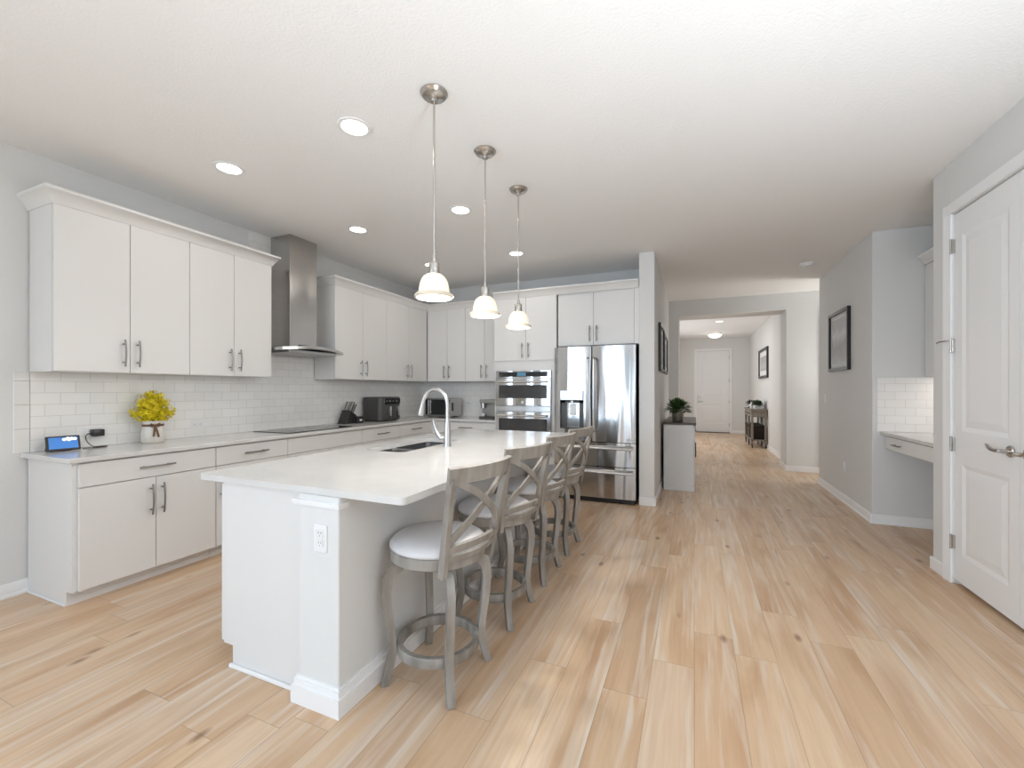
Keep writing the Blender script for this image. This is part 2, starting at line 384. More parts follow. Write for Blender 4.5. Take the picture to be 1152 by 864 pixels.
f.box(-3.6, -2.4, YS - .09, YS - .03, .45, .5).box(-3.6, -2.4, YS - .09, YS - .03, 2.37, 2.42).box(-3.6, -2.4, YS - .09, YS - .03, 1.4, 1.44)
struct('window_4', f, M_trim)
f = MB()
for y in (-6.58, -5.13, -3.67, -2.22): f.box(XG + .03, XG + .09, y - .02, y + .02, .5, 2.4)
f.box(XG + .03, XG + .09, -6.6, -2.2, .5, .55).box(XG + .03, XG + .09, -6.6, -2.2, 2.35, 2.4).box(XG + .03, XG + .09, -6.6, -2.2, 1.4, 1.44)
struct('added_window_right', f, M_trim)  # unseen windows, added to bring light in from the right

# baseboards: profile = flat board with a small bevelled cap and a shoe
def bb_x(name, x, sgn, y0, y1, h=.09):
    struct(name, MB().prism([(x, 0), (x + sgn * .022, 0), (x + sgn * .022, .014), (x + sgn * .013, .022), (x + sgn * .013, h - .018), (x + sgn * .005, h), (x, h)], 1, y0, y1), M_trim)
def bb_y(name, y, sgn, x0, x1, h=.09):
    struct(name, MB().prism([(y, 0), (y + sgn * .022, 0), (y + sgn * .022, .014), (y + sgn * .013, .022), (y + sgn * .013, h - .018), (y + sgn * .005, h), (y, h)], 0, x0, x1), M_trim)
bb_x('baseboard_left', XL, 1, YS, 1.335)
struct('baseboard_fridge', MB().box(XW0, XW1 + .015, YW - .015, YW, 0, .09, .003).box(XW1, XW1 + .015, YW, YH0, 0, .09, .003), M_trim)
struct('baseboard_hall', MB().box(-.415, -.24, YH0 - .015, YH0, 0, .09, .003).box(-.255, -.24, YH0, YH1, 0, .09, .003)
       .box(1.365, 1.83, YH0 - .015, YH0, 0, .09, .003).box(1.365, 1.38, YH0, YH1 + .015, 0, .09, .003).box(1.38, XE, YH1, YH1 + .015, 0, .09, .003), M_trim)
bb_x('baseboard_entry_right', XE, -1, YH1, YE)
struct('baseboard_entry_end', MB().box(-.9, .0, YE - .015, YE, 0, .09, .003).box(1.05, XE, YE - .015, YE, 0, .09, .003), M_trim)
bb_x('baseboard_right', XR, -1, 5.30, 7.285)
bb_y('baseboard_nook', 5.32, -1, XR - .02, 2.34)
struct('baseboard_pantry', MB().box(XR - .015, XR, 3.975, 4.155, 0, .09, .003).box(XR, 2.3, 4.14, 4.155, 0, .09, .003).box(XR - .015, XR, -1.335, 2.5, 0, .09, .003), M_trim)

# ------------------------------------------------------------------ doors
def panel_door_x(root, x, y0, y1, z0, z1, lo, hi, rails):
    # slab facing -x with recessed, bevelled panels; rails = list of (za, zb) panels
    mb = MB()
    d = .008
    ys = [y0, y0 + lo, y1 - hi, y1]
    mb.box(x + d, x + .035, y0, y1, z0, z1)
    mb.box(x, x + d, y0, y0 + lo, z0, z1).box(x, x + d, y1 - hi, y1, z0, z1)
    zz = [z0] + [q for r_ in rails for q in r_] + [z1]
    for a, b in zip(zz[0::2], zz[1::2]): mb.box(x, x + d, y0 + lo, y1 - hi, a, b)
    for a, b in rails:
        ya, yb = y0 + lo, y1 - hi
        e = .028
        mb.bm.verts.ensure_lookup_table()
        P0 = [(x, ya, a), (x, yb, a), (x, yb, b), (x, ya, b)]; P1 = [(x + d, ya + e, a + e), (x + d, yb - e, a + e), (x + d, yb - e, b - e), (x + d, ya + e, b - e)]
        for k in range(4): mb.poly([P0[k], P0[(k + 1) % 4], P1[(k + 1) % 4], P1[k]])
        # raised field
        e2 = .075; P2 = [(x + .003, ya + e2, a + e2), (x + .003, yb - e2, a + e2), (x + .003, yb - e2, b - e2), (x + .003, ya + e2, b - e2)]
        for k in range(4): mb.poly([P1[k], P1[(k + 1) % 4], P2[(k + 1) % 4], P2[k]])
        mb.poly(P2)
    bmesh.ops.recalc_face_normals(mb.bm, faces=mb.bm.faces)
    return mb
def lever_x(parent, x, y, z, sgn):
    h = MB().cyl(.033, (x - .012, y, z), .012, 28, 'x', .003).cyl(.012, (x - .055, y, z), .045, 16, 'x')
    pts = []
    for k in range(11):
        t = k / 10; pts.append((x - .052 - .008 * math.sin(t * PI), y + sgn * .125 * t, z + (.0 if t < .3 else .018 * (1 - math.cos((t - .3) / .7 * PI)) / 1.4)))
    h.tube(pts, [.0115, .011, .0105, .010, .0105, .011, .011, .010, .009, .0075, .004], 12)
    return h.build('lever_handle', M_nickel, parent)
DX = XR + .012
ym = (PY0 + PY1) / 2
d2 = struct_root('door_2', (DX, PY1, 0))
panel_door_x(d2, DX, ym + .003, PY1 - .004, .03, PZ - .006, .085, .085, [(.21, .83), (1.05, 2.37)]).build('door_panel', M_trim, d2)
lever_x(d2, DX, ym + .068, .98, 1)
for z in (2.31, 1.63, .956, .287):
    MB().box(XR - .004, DX + .006, PY1 - .012, PY1 + .022, z - .045, z + .045, .002).cyl(.006, (XR - .009, PY1 - .002, z - .05), .10, 10).build('hinge', M_nickel, d2)
MB().tube([(XR - .012, PY1 - .002, 1.665), (XR - .035, PY1 + .01, 1.665), (XR - .05, PY1 + .05, 1.662), (XR - .052, PY1 + .075, 1.655)], .0045, 8).build('hinge_pin_stop', M_nickel, d2)
d3 = struct_root('door_3', (DX, PY0, 0))
panel_door_x(d3, DX, PY0 + .004, ym - .003, .03, PZ - .006, .085, .085, [(.21, .83), (1.05, 2.37)]).build('door_panel', M_trim, d3)
lever_x(d3, DX, ym - .068, .98, -1)
for z in (2.31, 1.63, .956, .287): MB().box(XR - .004, DX + .006, PY0 - .022, PY0 + .012, z - .045, z + .045, .002).build('hinge', M_nickel, d3)
c = MB()
cp = lambda q: q
c.prism([(XR, PY1 + .08), (XR - .018, PY1 + .08), (XR - .018, PY1 + .06), (XR - .012, PY1 + .045), (XR - .012, PY1 + .02), (XR - .008, PY1 + .004), (XR, PY1 + .004)], 2, 0, PZ + .075)
c.prism([(XR, PY0 - .08), (XR - .018, PY0 - .08), (XR - .018, PY0 - .06), (XR - .012, PY0 - .045), (XR - .012, PY0 - .02), (XR - .008, PY0 - .004), (XR, PY0 - .004)], 2, 0, PZ + .075)
c.box(XR - .016, XR, PY0 - .08, PY1 + .08, PZ + .004, PZ + .075, .003)
struct('trim_1', c, M_trim)
# entry door at the end of the hall
d1 = struct_root('door_1', (.52, YE, 0))
def panel_door_y(y, x0, x1, z0, z1, st, rails):
    mb = MB(); d = .008
    mb.box(x0, x1, y + d, y + .04, z0, z1).box(x0, x0 + st, y, y + d, z0, z1).box(x1 - st, x1, y, y + d, z0, z1)
    zz = [z0] + [q for r_ in rails for q in r_] + [z1]
    for a, b in zip(zz[0::2], zz[1::2]): mb.box(x0 + st, x1 - st, y, y + d, a, b)
    for a, b in rails:
        xa, xb = x0 + st, x1 - st; e = .03
        P0 = [(xa, y, a), (xb, y, a), (xb, y, b), (xa, y, b)]; P1 = [(xa + e, y + d, a + e), (xb - e, y + d, a + e), (xb - e, y + d, b - e), (xa + e, y + d, b - e)]
        e2 = .09; P2 = [(xa + e2, y + .002, a + e2), (xb - e2, y + .002, a + e2), (xb - e2, y + .002, b - e2), (xa + e2, y + .002, b - e2)]
        for k in range(4): mb.poly([P0[k], P0[(k + 1) % 4], P1[(k + 1) % 4], P1[k]]); mb.poly([P1[k], P1[(k + 1) % 4], P2[(k + 1) % 4], P2[k]])
        mb.poly(P2)
    bmesh.ops.recalc_face_normals(mb.bm, faces=mb.bm.faces)
    return mb
panel_door_y(YE + .03, .065, .98, .02, 2.505, .15, [(.28, .88), (1.08, 2.33)]).build('door_panel', M_trim, d1)
MB().cyl(.032, (.13, YE + .005, 1.10), .025, 20, 'y', .003).build('deadbolt', M_nickel, d1)
MB().cyl(.03, (.13, YE + .018, .95), .012, 20, 'y', .003).cyl(.011, (.13, YE - .03, .95), .05, 12, 'y').tube([(.13, YE - .03, .95), (.19, YE - .035, .953), (.25, YE - .03, .948)], .010, 10).build('lever_handle', M_nickel, d1)
for z in (2.3, 1.6, .95, .25): MB().box(.972, .99, YE + .012, YE + .034, z - .05, z + .05, .002).build('hinge', M_nickel, d1)
MB().box(.06, .985, YE - .05, YE + .06, 0, .018, .004).build('threshold', M_walnut, d1)
c = MB().box(-.01, .06, YE - .018, YE, 0, 2.58, .004).box(.985, 1.055, YE - .018, YE, 0, 2.58, .004).box(.06, .985, YE - .018, YE, 2.51, 2.58, .004)
struct('trim_2', c, M_trim)
# door casing at the mouth of the side corridor
struct('trim_3', MB().box(1.83, 1.92, YH0 - .02, YH0, 0, 2.60, .004).box(1.92, 2.9, YH0 - .02, YH0, 2.53, 2.60, .004), M_trim)

# ------------------------------------------------------------------ cabinets
def fb(face, F, a0, a1, z0, z1, d0, d1, bev=0, mb=None):
    mb = mb or MB()
    if face == 'x': return mb.box(F + d0, F + d1, a0, a1, z0, z1, bev)
    if face == '-x': return mb.box(F - d1, F - d0, a0, a1, z0, z1, bev)
    return mb.box(a0, a1, F - d1, F - d0, z0, z1, bev)
def fpt(face, F, a, z, d):
    return (F + d, a, z) if face == 'x' else (F - d, a, z) if face == '-x' else (a, F - d, z)
def pull(face, F, a, z, L, vert, parent):
    # arched bar pull on two posts
    mb = MB(); pts = []
    for k in range(9):
        t = k / 8 - .5; d = .030 + .010 * math.cos(t * PI)
        pts.append(fpt(face, F, a, z + t * L, d) if vert else fpt(face, F, a + t * L, z, d))
    mb.tube(pts, .0058, 8)
    for s_ in (-.34, .34):
        q = (a, z + s_ * L) if vert else (a + s_ * L, z)
        mb.tube([fpt(face, F, q[0], q[1], 0), fpt(face, F, q[0], q[1], .034)], .005, 8)
    return mb.build('pull_handle', M_pull, parent)
G = .002
def wall_cab(label, face, F, back, a0, a1, z0, z1, split, hz=.13, HL=.19, group=None, loc=None, handles=True):
    # F = face of the doors; back = depth to the wall
    ctr = fpt(face, F, (a0 + a1) / 2, z0, -back / 2)
    t = thing('wall_cabinet', label, 'cabinet', ctr, group)
    fb(face, F, a0 + .001, a1 - .001, z0, z1, -back, -.022).build('carcass', M_cab, t)
    for k, (p, q) in enumerate(((a0, split), (split, a1))):
        d = fb(face, F, p + G, q - G, z0 + .003, z1 - .012, -.02, 0, .0015).build('door', M_cab, t)
        if handles: pull(face, F, split + (-.042 if k == 0 else .042), z0 + hz + .01, HL, True, d)
    return t
UZ0, UZ1 = 1.445, 2.52
UX = -3.71
UB = UX - XL - .012
wall_cab('white two-door upper cabinet at the far left end of the left wall', 'x', UX, UB, 1.34, 2.13, UZ0, UZ1, 1.738)
wall_cab('white two-door upper cabinet directly left of the range hood', 'x', UX, UB, 2.13, 2.85, UZ0, UZ1, 2.489)
wall_cab('white two-door upper cabinet directly right of the range hood', 'x', UX, UB, 3.633, 4.507, UZ0, UZ1, 4.07)
wall_cab('white two-door upper cabinet on the left wall next to the inside corner', 'x', UX, UB, 4.507, 5.425, UZ0, UZ1, 4.968)
UYB = 5.43
wall_cab('white two-door upper cabinet on the back wall beside the inside corner, above the toaster oven', 'y', UYB, YB - UYB - .012, -3.705, -3.052, UZ0, UZ1, -3.36)
wall_cab('white two-door upper cabinet between the corner cabinets and the oven tower, above the coffee maker', 'y', UYB, YB - UYB - .012, -3.052, -2.44, UZ0, UZ1, -2.742)
TY = 5.12
t = wall_cab('white two-door upper cabinet above the refrigerator', 'y', TY, YB - TY - .01, -1.56, -.64, 1.862, UZ1, -1.118)
fb('y', TY, -.64, XW0 - .002, 1.862, UZ1, -.3, 0).build('filler_stile', M_cab, t)
# oven tower
tw = thing('oven_cabinet', 'tall white cabinet tower housing the double wall oven', 'cabinet', (-2.0, 5.45, 0))
TX0, TX1 = -2.43, -1.59
OX0, OX1 = -2.405, -1.645
OZ0, OZ1 = .50, 1.57
f = MB()
f.box(TX0, OX0 - .002, TY, YB - .01, .09, UZ1).box(OX1 + .002, TX1, TY, YB - .01, .09, UZ1).box(OX0 - .002, OX1 + .002, TY, YB - .01, OZ1 + .002, UZ1)
f.box(OX0 - .002, OX1 + .002, TY, YB - .01, .09, OZ0 - .002).box(OX0 - .002, OX1 + .002, YB - .05, YB - .01, OZ0, OZ1).box(TX0, TX1, TY + .075, YB - .01, 0, .09)
f.build('carcass', M_cab, tw)
for k, (p, q) in enumerate(((TX0, -1.985), (-1.985, TX1 + .015))):
    d = fb('y', TY - .02, p + G, q - G, 1.70, UZ1 - .012, -.019, 0, .0015).build('door', M_cab, tw)
    pull('y', TY - .02, -1.985 + (-.042 if k == 0 else .042), 1.83, .19, True, d)
d = fb('y', TY - .02, TX0 + .01, TX1 - .01, .11, OZ0 - .02, -.019, 0, .0015).build('drawer', M_cab, tw)
pull('y', TY - .02, -2.01, .4, .22, False, d)
fb('y', TY, TX1 + .001, TX1 + .014, .0, UZ1, -.62, 0).build('side_panel', M_cab, tw)

# base cabinets on the left wall
BX = -3.45; BB = BX - XL - .012
def base_cab(label, face, F, back, a0, a1, drawers, doors, name='base_cabinet', end=None, blank=False, toe=.085):
    t = thing(name, label, 'cabinet', fpt(face, F, (a0 + a1) / 2, 0, -back / 2))
    fb(face, F, a0, a1, .09, .882, -back, -.022).build('carcass', M_cab, t)
    fb(face, F, a0, a1, 0, .09, -back, -toe).build('toe_kick', M_cab, t)
    for (p, q, h) in drawers:
        d = fb(face, F, p + G, q - G, .728, .872, -.02, 0, .0015).build('drawer' if h else 'false_front', M_cab, t)
        if h: pull(face, F, (p + q) / 2, .803, .215, False, d)
    for (p, q, side) in doors:
        d = fb(face, F, p + G, q - G, .095, .722, -.02, 0, .0015).build('door', M_cab, t)
        pull(face, F, (q - .034) if side > 0 else (p + .034), .575, .21, True, d)
    return t
t = base_cab('white base cabinet at the left end of the counter, one wide drawer over two doors', 'x', BX, BB, 1.352, 2.17, [(1.358, 2.17, 1)], [(1.358, 1.765, 1), (1.765, 2.17, -1)])
MB().box(XL + .012, -3.535, 1.334, 1.352, 0, .882).box(-3.535, BX - .021, 1.334, 1.352, .09, .882).build('end_panel', M_cab, t)
MB().box(XL + .012, -3.53, 1.322, 1.334, 0, .014, .004).build('shoe_molding', M_trim, t)
base_cab('white drawer-topped base cabinet between the left end cabinet and the cooktop', 'x', BX, BB, 2.172, 2.815, [(2.172, 2.815, 1)], [(2.172, 2.815, -1)])
base_cab('white base cabinet with a plain handleless front under the cooktop', 'x', BX, BB, 2.817, 3.78, [(2.817, 3.78, 0)], [(2.817, 3.3, 1), (3.3, 3.78, -1)])
base_cab('white drawer-topped base cabinet right of the cooktop, under the air fryer', 'x', BX, BB, 3.782, 4.43, [(3.782, 4.43, 1)], [(3.782, 4.43, 1)])
base_cab('white drawer-topped base cabinet on the left wall next to the inside corner', 'x', BX, BB, 4.432, 5.17, [(4.432, 5.13, 1)], [(4.432, 5.13, 1)])
t = base_cab('white drawer-topped base cabinet on the back wall under the coffee maker', 'y', 5.185, YB - 5.185 - .012, -3.42, TX0 - .003, [(-3.36, TX0 - .01, 1)], [(-3.36, -2.89, 1), (-2.89, TX0 - .01, -1)])

MB().box(BX - .02, BX - .001, 5.132, 5.184, .09, .882).box(BX - .001, -3.362, 5.185, 5.204, .09, .882).build('corner_filler', M_cab, t)
# crown moldings, mitred profile swept round the cabinet tops
def crown(label, path, miter0=True):
    # path: list of (x, y, ox, oy) corner points with outward offset direction for flare (unit per axis)
    prof = [(0, -.015), (.006, -.015), (.012, .0), (.045, .055), (.056, .06), (.056, .078), (-.02, .078), (-.02, 0), (0, 0)]
    mb = MB(); t = bmesh.new(); rings = []
    for (x, y, ox, oy) in path: rings.append([t.verts.new((x + ox * d, y + oy * d, UZ1 + z)) for d, z in prof])
    n = len(prof)
    for a, b in zip(rings, rings[1:]):
        for k in range(n): t.faces.new((a[k], a[(k + 1) % n], b[(k + 1) % n], b[k]))
    t.faces.new(rings[0]); t.faces.new(rings[-1][::-1])
    bmesh.ops.recalc_face_normals(t, faces=t.faces); mb._merge(t)
    return tag(mb.build('crown_molding', M_cab), label, 'molding')
e = .001
crown('white crown molding on top of the upper cabinets left of the hood', [(XL + .002, 1.34, 0, -1), (UX, 1.34, 1, -1), (UX, 2.85, 1, 1), (XL + .002, 2.85, 0, 1)])
crown('white crown molding on top of the upper cabinets from the hood round to the oven tower', [(XL + .002, 3.633, 0, -1), (UX, 3.633, 1, -1), (UX, UYB, 1, -1), (-2.445, UYB, 0, -1)])
crown('white crown molding on top of the oven tower and the cabinet above the refrigerator', [(TX0, TY - .02, 0, -1), (XW0 - .003, TY - .02, 0, -1)])

# countertops
CT0, CT1 = .884, .914
def rr(x0, x1, y0, y1, r, n=6):
    pts = []
    for cx_, cy_, a in ((x1 - r, y0 + r, -90), (x1 - r, y1 - r, 0), (x0 + r, y1 - r, 90), (x0 + r, y0 + r, 180)):
        for k in range(n + 1): an = R(a + 90 * k / n); pts.append((cx_ + r * math.cos(an), cy_ + r * math.sin(an)))
    return pts
mb = MB().prism([(XL + .001, 1.30), (-3.425, 1.30), (-3.425, 5.155), (TX0 - .002, 5.155), (TX0 - .002, YB - .001), (XL + .001, YB - .001)], 2, CT0, CT1, .003)
tag(mb.build('countertop', M_quartz), 'white quartz countertop running along the left wall and round the corner', 'countertop')
# island top with a rounded outer edge and a sink cut-out
IX0, IX1, IY0, IY1 = -2.263, -1.022, 1.34, 3.975
SX0, SX1, SY0, SY1 = -2.097, -1.765, 2.30, 3.06
from mathutils.geometry import tessellate_polygon
t_ = bmesh.new()
outer = rr(IX0, IX1, IY0, IY1, .02, 4); inner = rr(SX0, SX1, SY0, SY1, .06, 6)
tri = tessellate_polygon([[Vector((p[0], p[1], 0)) for p in outer], [Vector((p[0], p[1], 0)) for p in inner]])
allp = outer + inner; no = len(outer)
vt = [t_.verts.new((p[0], p[1], CT1)) for p in allp]; vb = [t_.verts.new((p[0], p[1], CT0)) for p in allp]
for a in tri:
    t_.faces.new([vt[k] for k in a]); t_.faces.new([vb[k] for k in a][::-1])
for lo_, hi_ in ((0, no), (no, len(allp))):
    n = hi_ - lo_
    for k in range(n):
        p, q = lo_ + k, lo_ + (k + 1) % n; t_.faces.new((vt[p], vb[p], vb[q], vt[q]))
bmesh.ops.recalc_face_normals(t_, faces=t_.faces)
mb = MB(); mb._merge(t_)
tag(mb.build('island_countertop', M_quartz), 'large white quartz slab on top of the kitchen island', 'countertop')

# ------------------------------------------------------------------ island body
isl = thing('kitchen_island', 'white kitchen island with a grey knee wall behind the stools', 'island', (-1.7, 2.6, 0))
KX0, KX1, KY0, KY1 = -1.56, -1.335, 1.325, 3.90
f = MB().box(-2.11, KX0 - .001, 1.38, SY0 - .03, .10, .882).box(-2.11, KX0 - .001, SY1 + .03, 3.86, .10, .882).box(-2.11, KX0 - .001, SY0 - .03, SY1 + .03, .10, .62)
f.box(-2.035, KX0 - .001, 1.38, 3.86, 0, .10).build('carcass', M_cab, isl)
MB().box(-2.104, KX0 - .001, 1.362, 1.379, .10, .883).box(-2.04, KX0 - .001, 1.362, 1.379, 0, .10).build('end_panel', M_cab, isl)
MB().prism([(-2.05, 0), (-2.05, .012), (-2.05, .018), (KX0, .018), (KX0, 0)], 1, 1.346, 1.362, .004).build('shoe_molding', M_trim, isl)
MB().box(KX0, KX1, KY0, KY1, 0, .883, .004).build('knee_wall', M_wall, isl)
def ell(o, z0, z1, x0, y1): return [(x0, KY0 - o), (KX1 + o, KY0 - o), (KX1 + o, y1), (KX1, y1), (KX1, KY0), (x0, KY0)]
f = MB()
for (z0, z1, o) in ((0, .075, .022), (.075, .10, .013), (.10, .112, .006)): f.prism(ell(o, z0, z1, KX0 - o, KY1), 2, z0, z1)
f.build('base_molding', M_trim, isl)
f = MB()
for (z0, z1, o) in ((.838, .846, .005), (.846, .862, .010)): f.prism(ell(o, z0, z1, KX0 - o - .02, KY0 + .05), 2, z0, z1)
f.build('cap_molding', M_trim, isl)
ys = [1.365, 1.78, 2.2, 2.64, 3.08, 3.47, 3.86]
for k in range(6):
    d = fb('-x', -2.13, ys[k] + G, ys[k + 1] - G, .105, .872, -.019, 0, .0015).build('door', M_cab, isl)
    pull('-x', -2.13, ys[k + 1] - .04 if k % 2 == 0 else ys[k] + .04, .7, .2, True, d)

# sink
sk = thing('sink', 'double-bowl stainless steel sink set under the island countertop', 'sink', (-1.97, 2.68, .66))
ydv = 2.64
def bowl(y0, y1):
    mb = MB(); t2 = bmesh.new(); rg = []
    for (o, z) in ((-.008, CT0 - .001), (.002, CT0 - .01), (.012, .72), (.03, .70)):
        rg.append([t2.verts.new((p[0], p[1], z)) for p in rr(SX0 - .004 + o, SX1 + .004 - o, y0 + o, y1 - o, .04, 5)])
    for a, b in zip(rg, rg[1:]):
        for k in range(len(a)): t2.faces.new((a[k], a[(k + 1) % len(a)], b[(k + 1) % len(b)], b[k]))
    t2.faces.new(rg[-1]); bmesh.ops.recalc_face_normals(t2, faces=t2.faces)
    for f_ in t2.faces: f_.normal_flip()
    mb._merge(t2); return mb
bowl(SY0 - .004, ydv - .012).build('bowl', M_sink, sk)
bowl(ydv + .012, SY1 + .004).build('bowl', M_sink, sk)
MB().box(SX0 + .0, SX1 - .0, ydv - .014, ydv + .014, .74, .872, .006, 2).box(SX0 - .008, SX0 + .012, ydv - .035, ydv + .035, .84, .873, .003).box(SX1 - .012, SX1 + .008, ydv - .035, ydv + .035, .84, .873, .003).build('divider', M_chrome, sk)
for y in (2.46, 2.85): MB().lathe([(0, .703), (.03, .703), (.042, .706), (.042, .7), (0, .7)], (-1.93, y, 0)).build('drain', M_chrome, sk)

# faucet
fx, fy_ = -1.655, 2.68
fc = thing('faucet', 'tall brushed gooseneck faucet on the island beside the sink', 'faucet', (fx, fy_, CT1))
MB().lathe([(0, CT1), (.031, CT1), (.031, CT1 + .008), (.027, CT1 + .02), (.0265, CT1 + .11), (.022, CT1 + .15), (.0165, CT1 + .20), (.0, CT1 + .205)], (fx, fy_, 0)).build('body', M_chrome, fc)
pts = [(fx, fy_, 1.10), (fx, fy_, 1.16), (fx, fy_, 1.215)]
for k in range(1, 13): a = PI * k / 12 * .93; pts.append((fx - .107 + .107 * math.cos(a), fy_, 1.215 + .115 * math.sin(a)))
MB().tube(pts, .0145, 14).build('spout', M_chrome, fc)
p = pts[-1]
MB().tube([p, (p[0] - .008, fy_, p[2] - .03), (p[0] - .021, fy_, p[2] - .085), (p[0] - .025, fy_, p[2] - .105)], [.015, .017, .024, .022], 16).build('spray_head', M_chrome, fc)
MB().tube([(fx, fy_, .985), (fx - .05, fy_ - .01, .975), (fx - .075, fy_ - .012, 1.0), (fx - .095, fy_ - .015, 1.05), (fx - .11, fy_ - .02, 1.10)], [.018, .019, .013, .009, .006], 12).build('lever', M_chrome, fc)

# ------------------------------------------------------------------ backsplash tile
bs = thing('backsplash', 'white subway tile backsplash along the left wall, rising behind the hood', 'backsplash', (0, 0, 0))
MB().box(XL + .0005, XL + .010, 1.345, 5.773, CT1 + .0005, UZ0 - .001).box(XL + .0005, XL + .010, 2.853, 3.630, UZ0 - .001, CEIL - .002).build('tile_field', M_tile_y, bs)
f = MB()
z = CT1 + .001
for h in (.157, .157, .157, .058): f.box(XL + .0005, XL + .0105, 1.268, 1.343, z, z + h - .002, .002); z += h
f.build('bullnose_edge', M_tile_edge, bs)
tag(MB().box(XL + .011, TX0 - .003, YB - .010, YB - .0005, CT1 + .0005, UZ0 - .001).build('backsplash', M_tile_x), 'white subway tile backsplash on the back wall behind the toaster oven', 'backsplash')

# ------------------------------------------------------------------ range hood and cooktop
hd = thing('range_hood', 'stainless chimney range hood with a curved canopy above the cooktop', 'range hood', (-3.9, 3.25, 1.72))
MB().box(XL + .011, -3.75, 3.083, 3.417, 1.76, CEIL - .001, .002).build('chimney', M_hood, hd)
pts = []
for k in range(13):
    t = k / 12; y = 2.865 + .765 * t; pts.append((-3.585 + .085 * (1 - (2 * t - 1) ** 2), y))
arc = pts
top = []
def zc(y): return 1.735 + .028 * (1 - ((y - 3.2475) / .3825) ** 2)
t2 = bmesh.new(); r1, r2, r3, r4 = [], [], [], []
for (x, y) in arc:
    z = zc(y)
    r1.append(t2.verts.new((x, y, z))); r2.append(t2.verts.new((x, y, z - .028))); r3.append(t2.verts.new((XL + .012, y, z))); r4.append(t2.verts.new((XL + .012, y, z - .028)))
for a, b in ((r1, r2), (r3, r1), (r2, r4), (r4, r3)):
    for k in range(12): t2.faces.new((a[k], a[k + 1], b[k + 1], b[k]))
for k in (0, 12): t2.faces.new((r1[k], r2[k], r4[k], r3[k]))
bmesh.ops.recalc_face_normals(t2, faces=t2.faces); mb = MB(); mb._merge(t2); mb.build('canopy', M_chrome, hd)
MB().box(XL + .03, -3.60, 2.95, 3.545, 1.690, 1.722, .004).build('filter_housing', M_ss2, hd)
MB().box(-3.745, -3.738, 3.19, 3.31, 1.775, 1.79, .001).build('control_strip', M_black, hd)
ck = thing('cooktop', 'black glass cooktop set into the left counter below the hood', 'cooktop', (-3.73, 3.27, CT1))
MB().box(-3.98, -3.50, 2.86, 3.68, CT1 + .0005, CT1 + .007, .002).build('glass', M_blackg, ck)
for (x, y, r_) in ((-3.85, 3.05, .085), (-3.62, 3.05, .065), (-3.85, 3.45, .075), (-3.62, 3.47, .09), (-3.76, 3.26, .1)):
    MB().lathe([(r_ - .003, CT1 + .0072), (r_, CT1 + .0074), (r_, CT1 + .0072)], (x, y, 0), 40, cap=False).build('burner_ring', M_slot, ck)

# ------------------------------------------------------------------ double wall oven
ov = thing('double_wall_oven', 'stainless double wall oven with two dark glass doors', 'oven', (-2.025, 5.4, OZ0))
FY = TY - .025
MB().box(OX0 + .001, OX1 - .001, TY - .004, TY + .5, OZ0 + .001, OZ1 - .001).build('housing', M_ss2, ov)
p_ = MB().box(OX0, OX1, FY, TY - .004, 1.478, OZ1, .003).build('control_panel', M_ss, ov)
MB().box(OX0 + .045, OX1 - .045, FY - .003, FY, 1.492, 1.555, .001).build('panel_glass', M_blackg, p_)
MB().box(-2.10, -1.98, FY - .005, FY - .003, 1.502, 1.545).build('display', M_led, p_)
def oven_door(z0, z1, wz0, wz1, hz):
    d = MB().box(OX0, OX1, FY - .012, TY - .004, z0, z1, .004).build('oven_door', M_ss, ov)
    MB().box(OX0 + .05, OX1 - .05, FY - .016, FY - .012, wz0, wz1, .0015).build('window', M_ovglass, d)
    h = MB().tube([(OX0 + .05, FY - .055, hz), (OX1 - .05, FY - .055, hz)], .013, 14)
    for x in (OX0 + .08, OX1 - .08): h.tube([(x, FY - .012, hz), (x, FY - .055, hz)], .009, 10)
    h.build('handle', M_chrome, d); return d
d = oven_door(1.122, 1.472, 1.215, 1.385, 1.425)
MB().cyl(.017, (-2.025, FY - .0155, 1.165), .004, 24, 'y', .001).build('round_badge', M_chrome, d)
MB().box(OX0, OX1, FY - .004, TY - .004, 1.046, 1.116, .004).build('vent_strip', M_ss2, ov)
oven_door(OZ0, 1.040, .60, .955, .992)

# ------------------------------------------------------------------ refrigerator
fr = thing('refrigerator', 'stainless french-door refrigerator with water dispenser and two bottom drawers', 'refrigerator', (-1.09, 5.4, 0))
RX0, RX1 = -1.578, -.612
RF, RD = 5.0, 5.075
MB().box(RX0 + .004, RX1 - .004, RD + .004, 5.74, .03, 1.842, .004).box(RX0 + .02, RX1 - .02, RD + .03, 5.72, 0, .03).build('body', M_black, fr)
XM = -1.118
def bulge_panel(x0, x1, z0, z1, hole=None, b=.022, nx=16):
    # door skin, gently convex across, rounded vertical edges
    mb = MB(); pts = []
    for k in range(nx + 1):
        t = k / nx; x = x0 + (x1 - x0) * t; y = RF + b - b * (1 - (2 * t - 1) ** 2)
        if k in (0, nx): y += .006
        pts.append((x, y))
    pts += [(x1, RD), (x0, RD)]
    if hole is None: return mb.prism(pts, 2, z0, z1)
    hx0, hx1, hz0, hz1 = hole
    mb.prism(pts, 2, z0, hz0).prism(pts, 2, hz1, z1)
    def yat(x): t = (x - x0) / (x1 - x0); return RF + b - b * (1 - (2 * t - 1) ** 2)
    mb.prism([(x, y) for x, y in pts if x <= hx0 + 1e-6 and y < RD - .001] + [(hx0, yat(hx0)), (hx0, RD), (x0, RD)], 2, hz0, hz1)
    mb.prism([(hx1, yat(hx1))] + [(x, y) for x, y in pts if x > hx1 and y < RD - .001] + [(x1, RD), (hx1, RD)], 2, hz0, hz1)
    mb.box(hx0, hx1, RD - .012, RD, hz0, hz1)
    return mb
FZ0, FZ1, FZ2, FZ3 = .062, .428, .712, 1.842
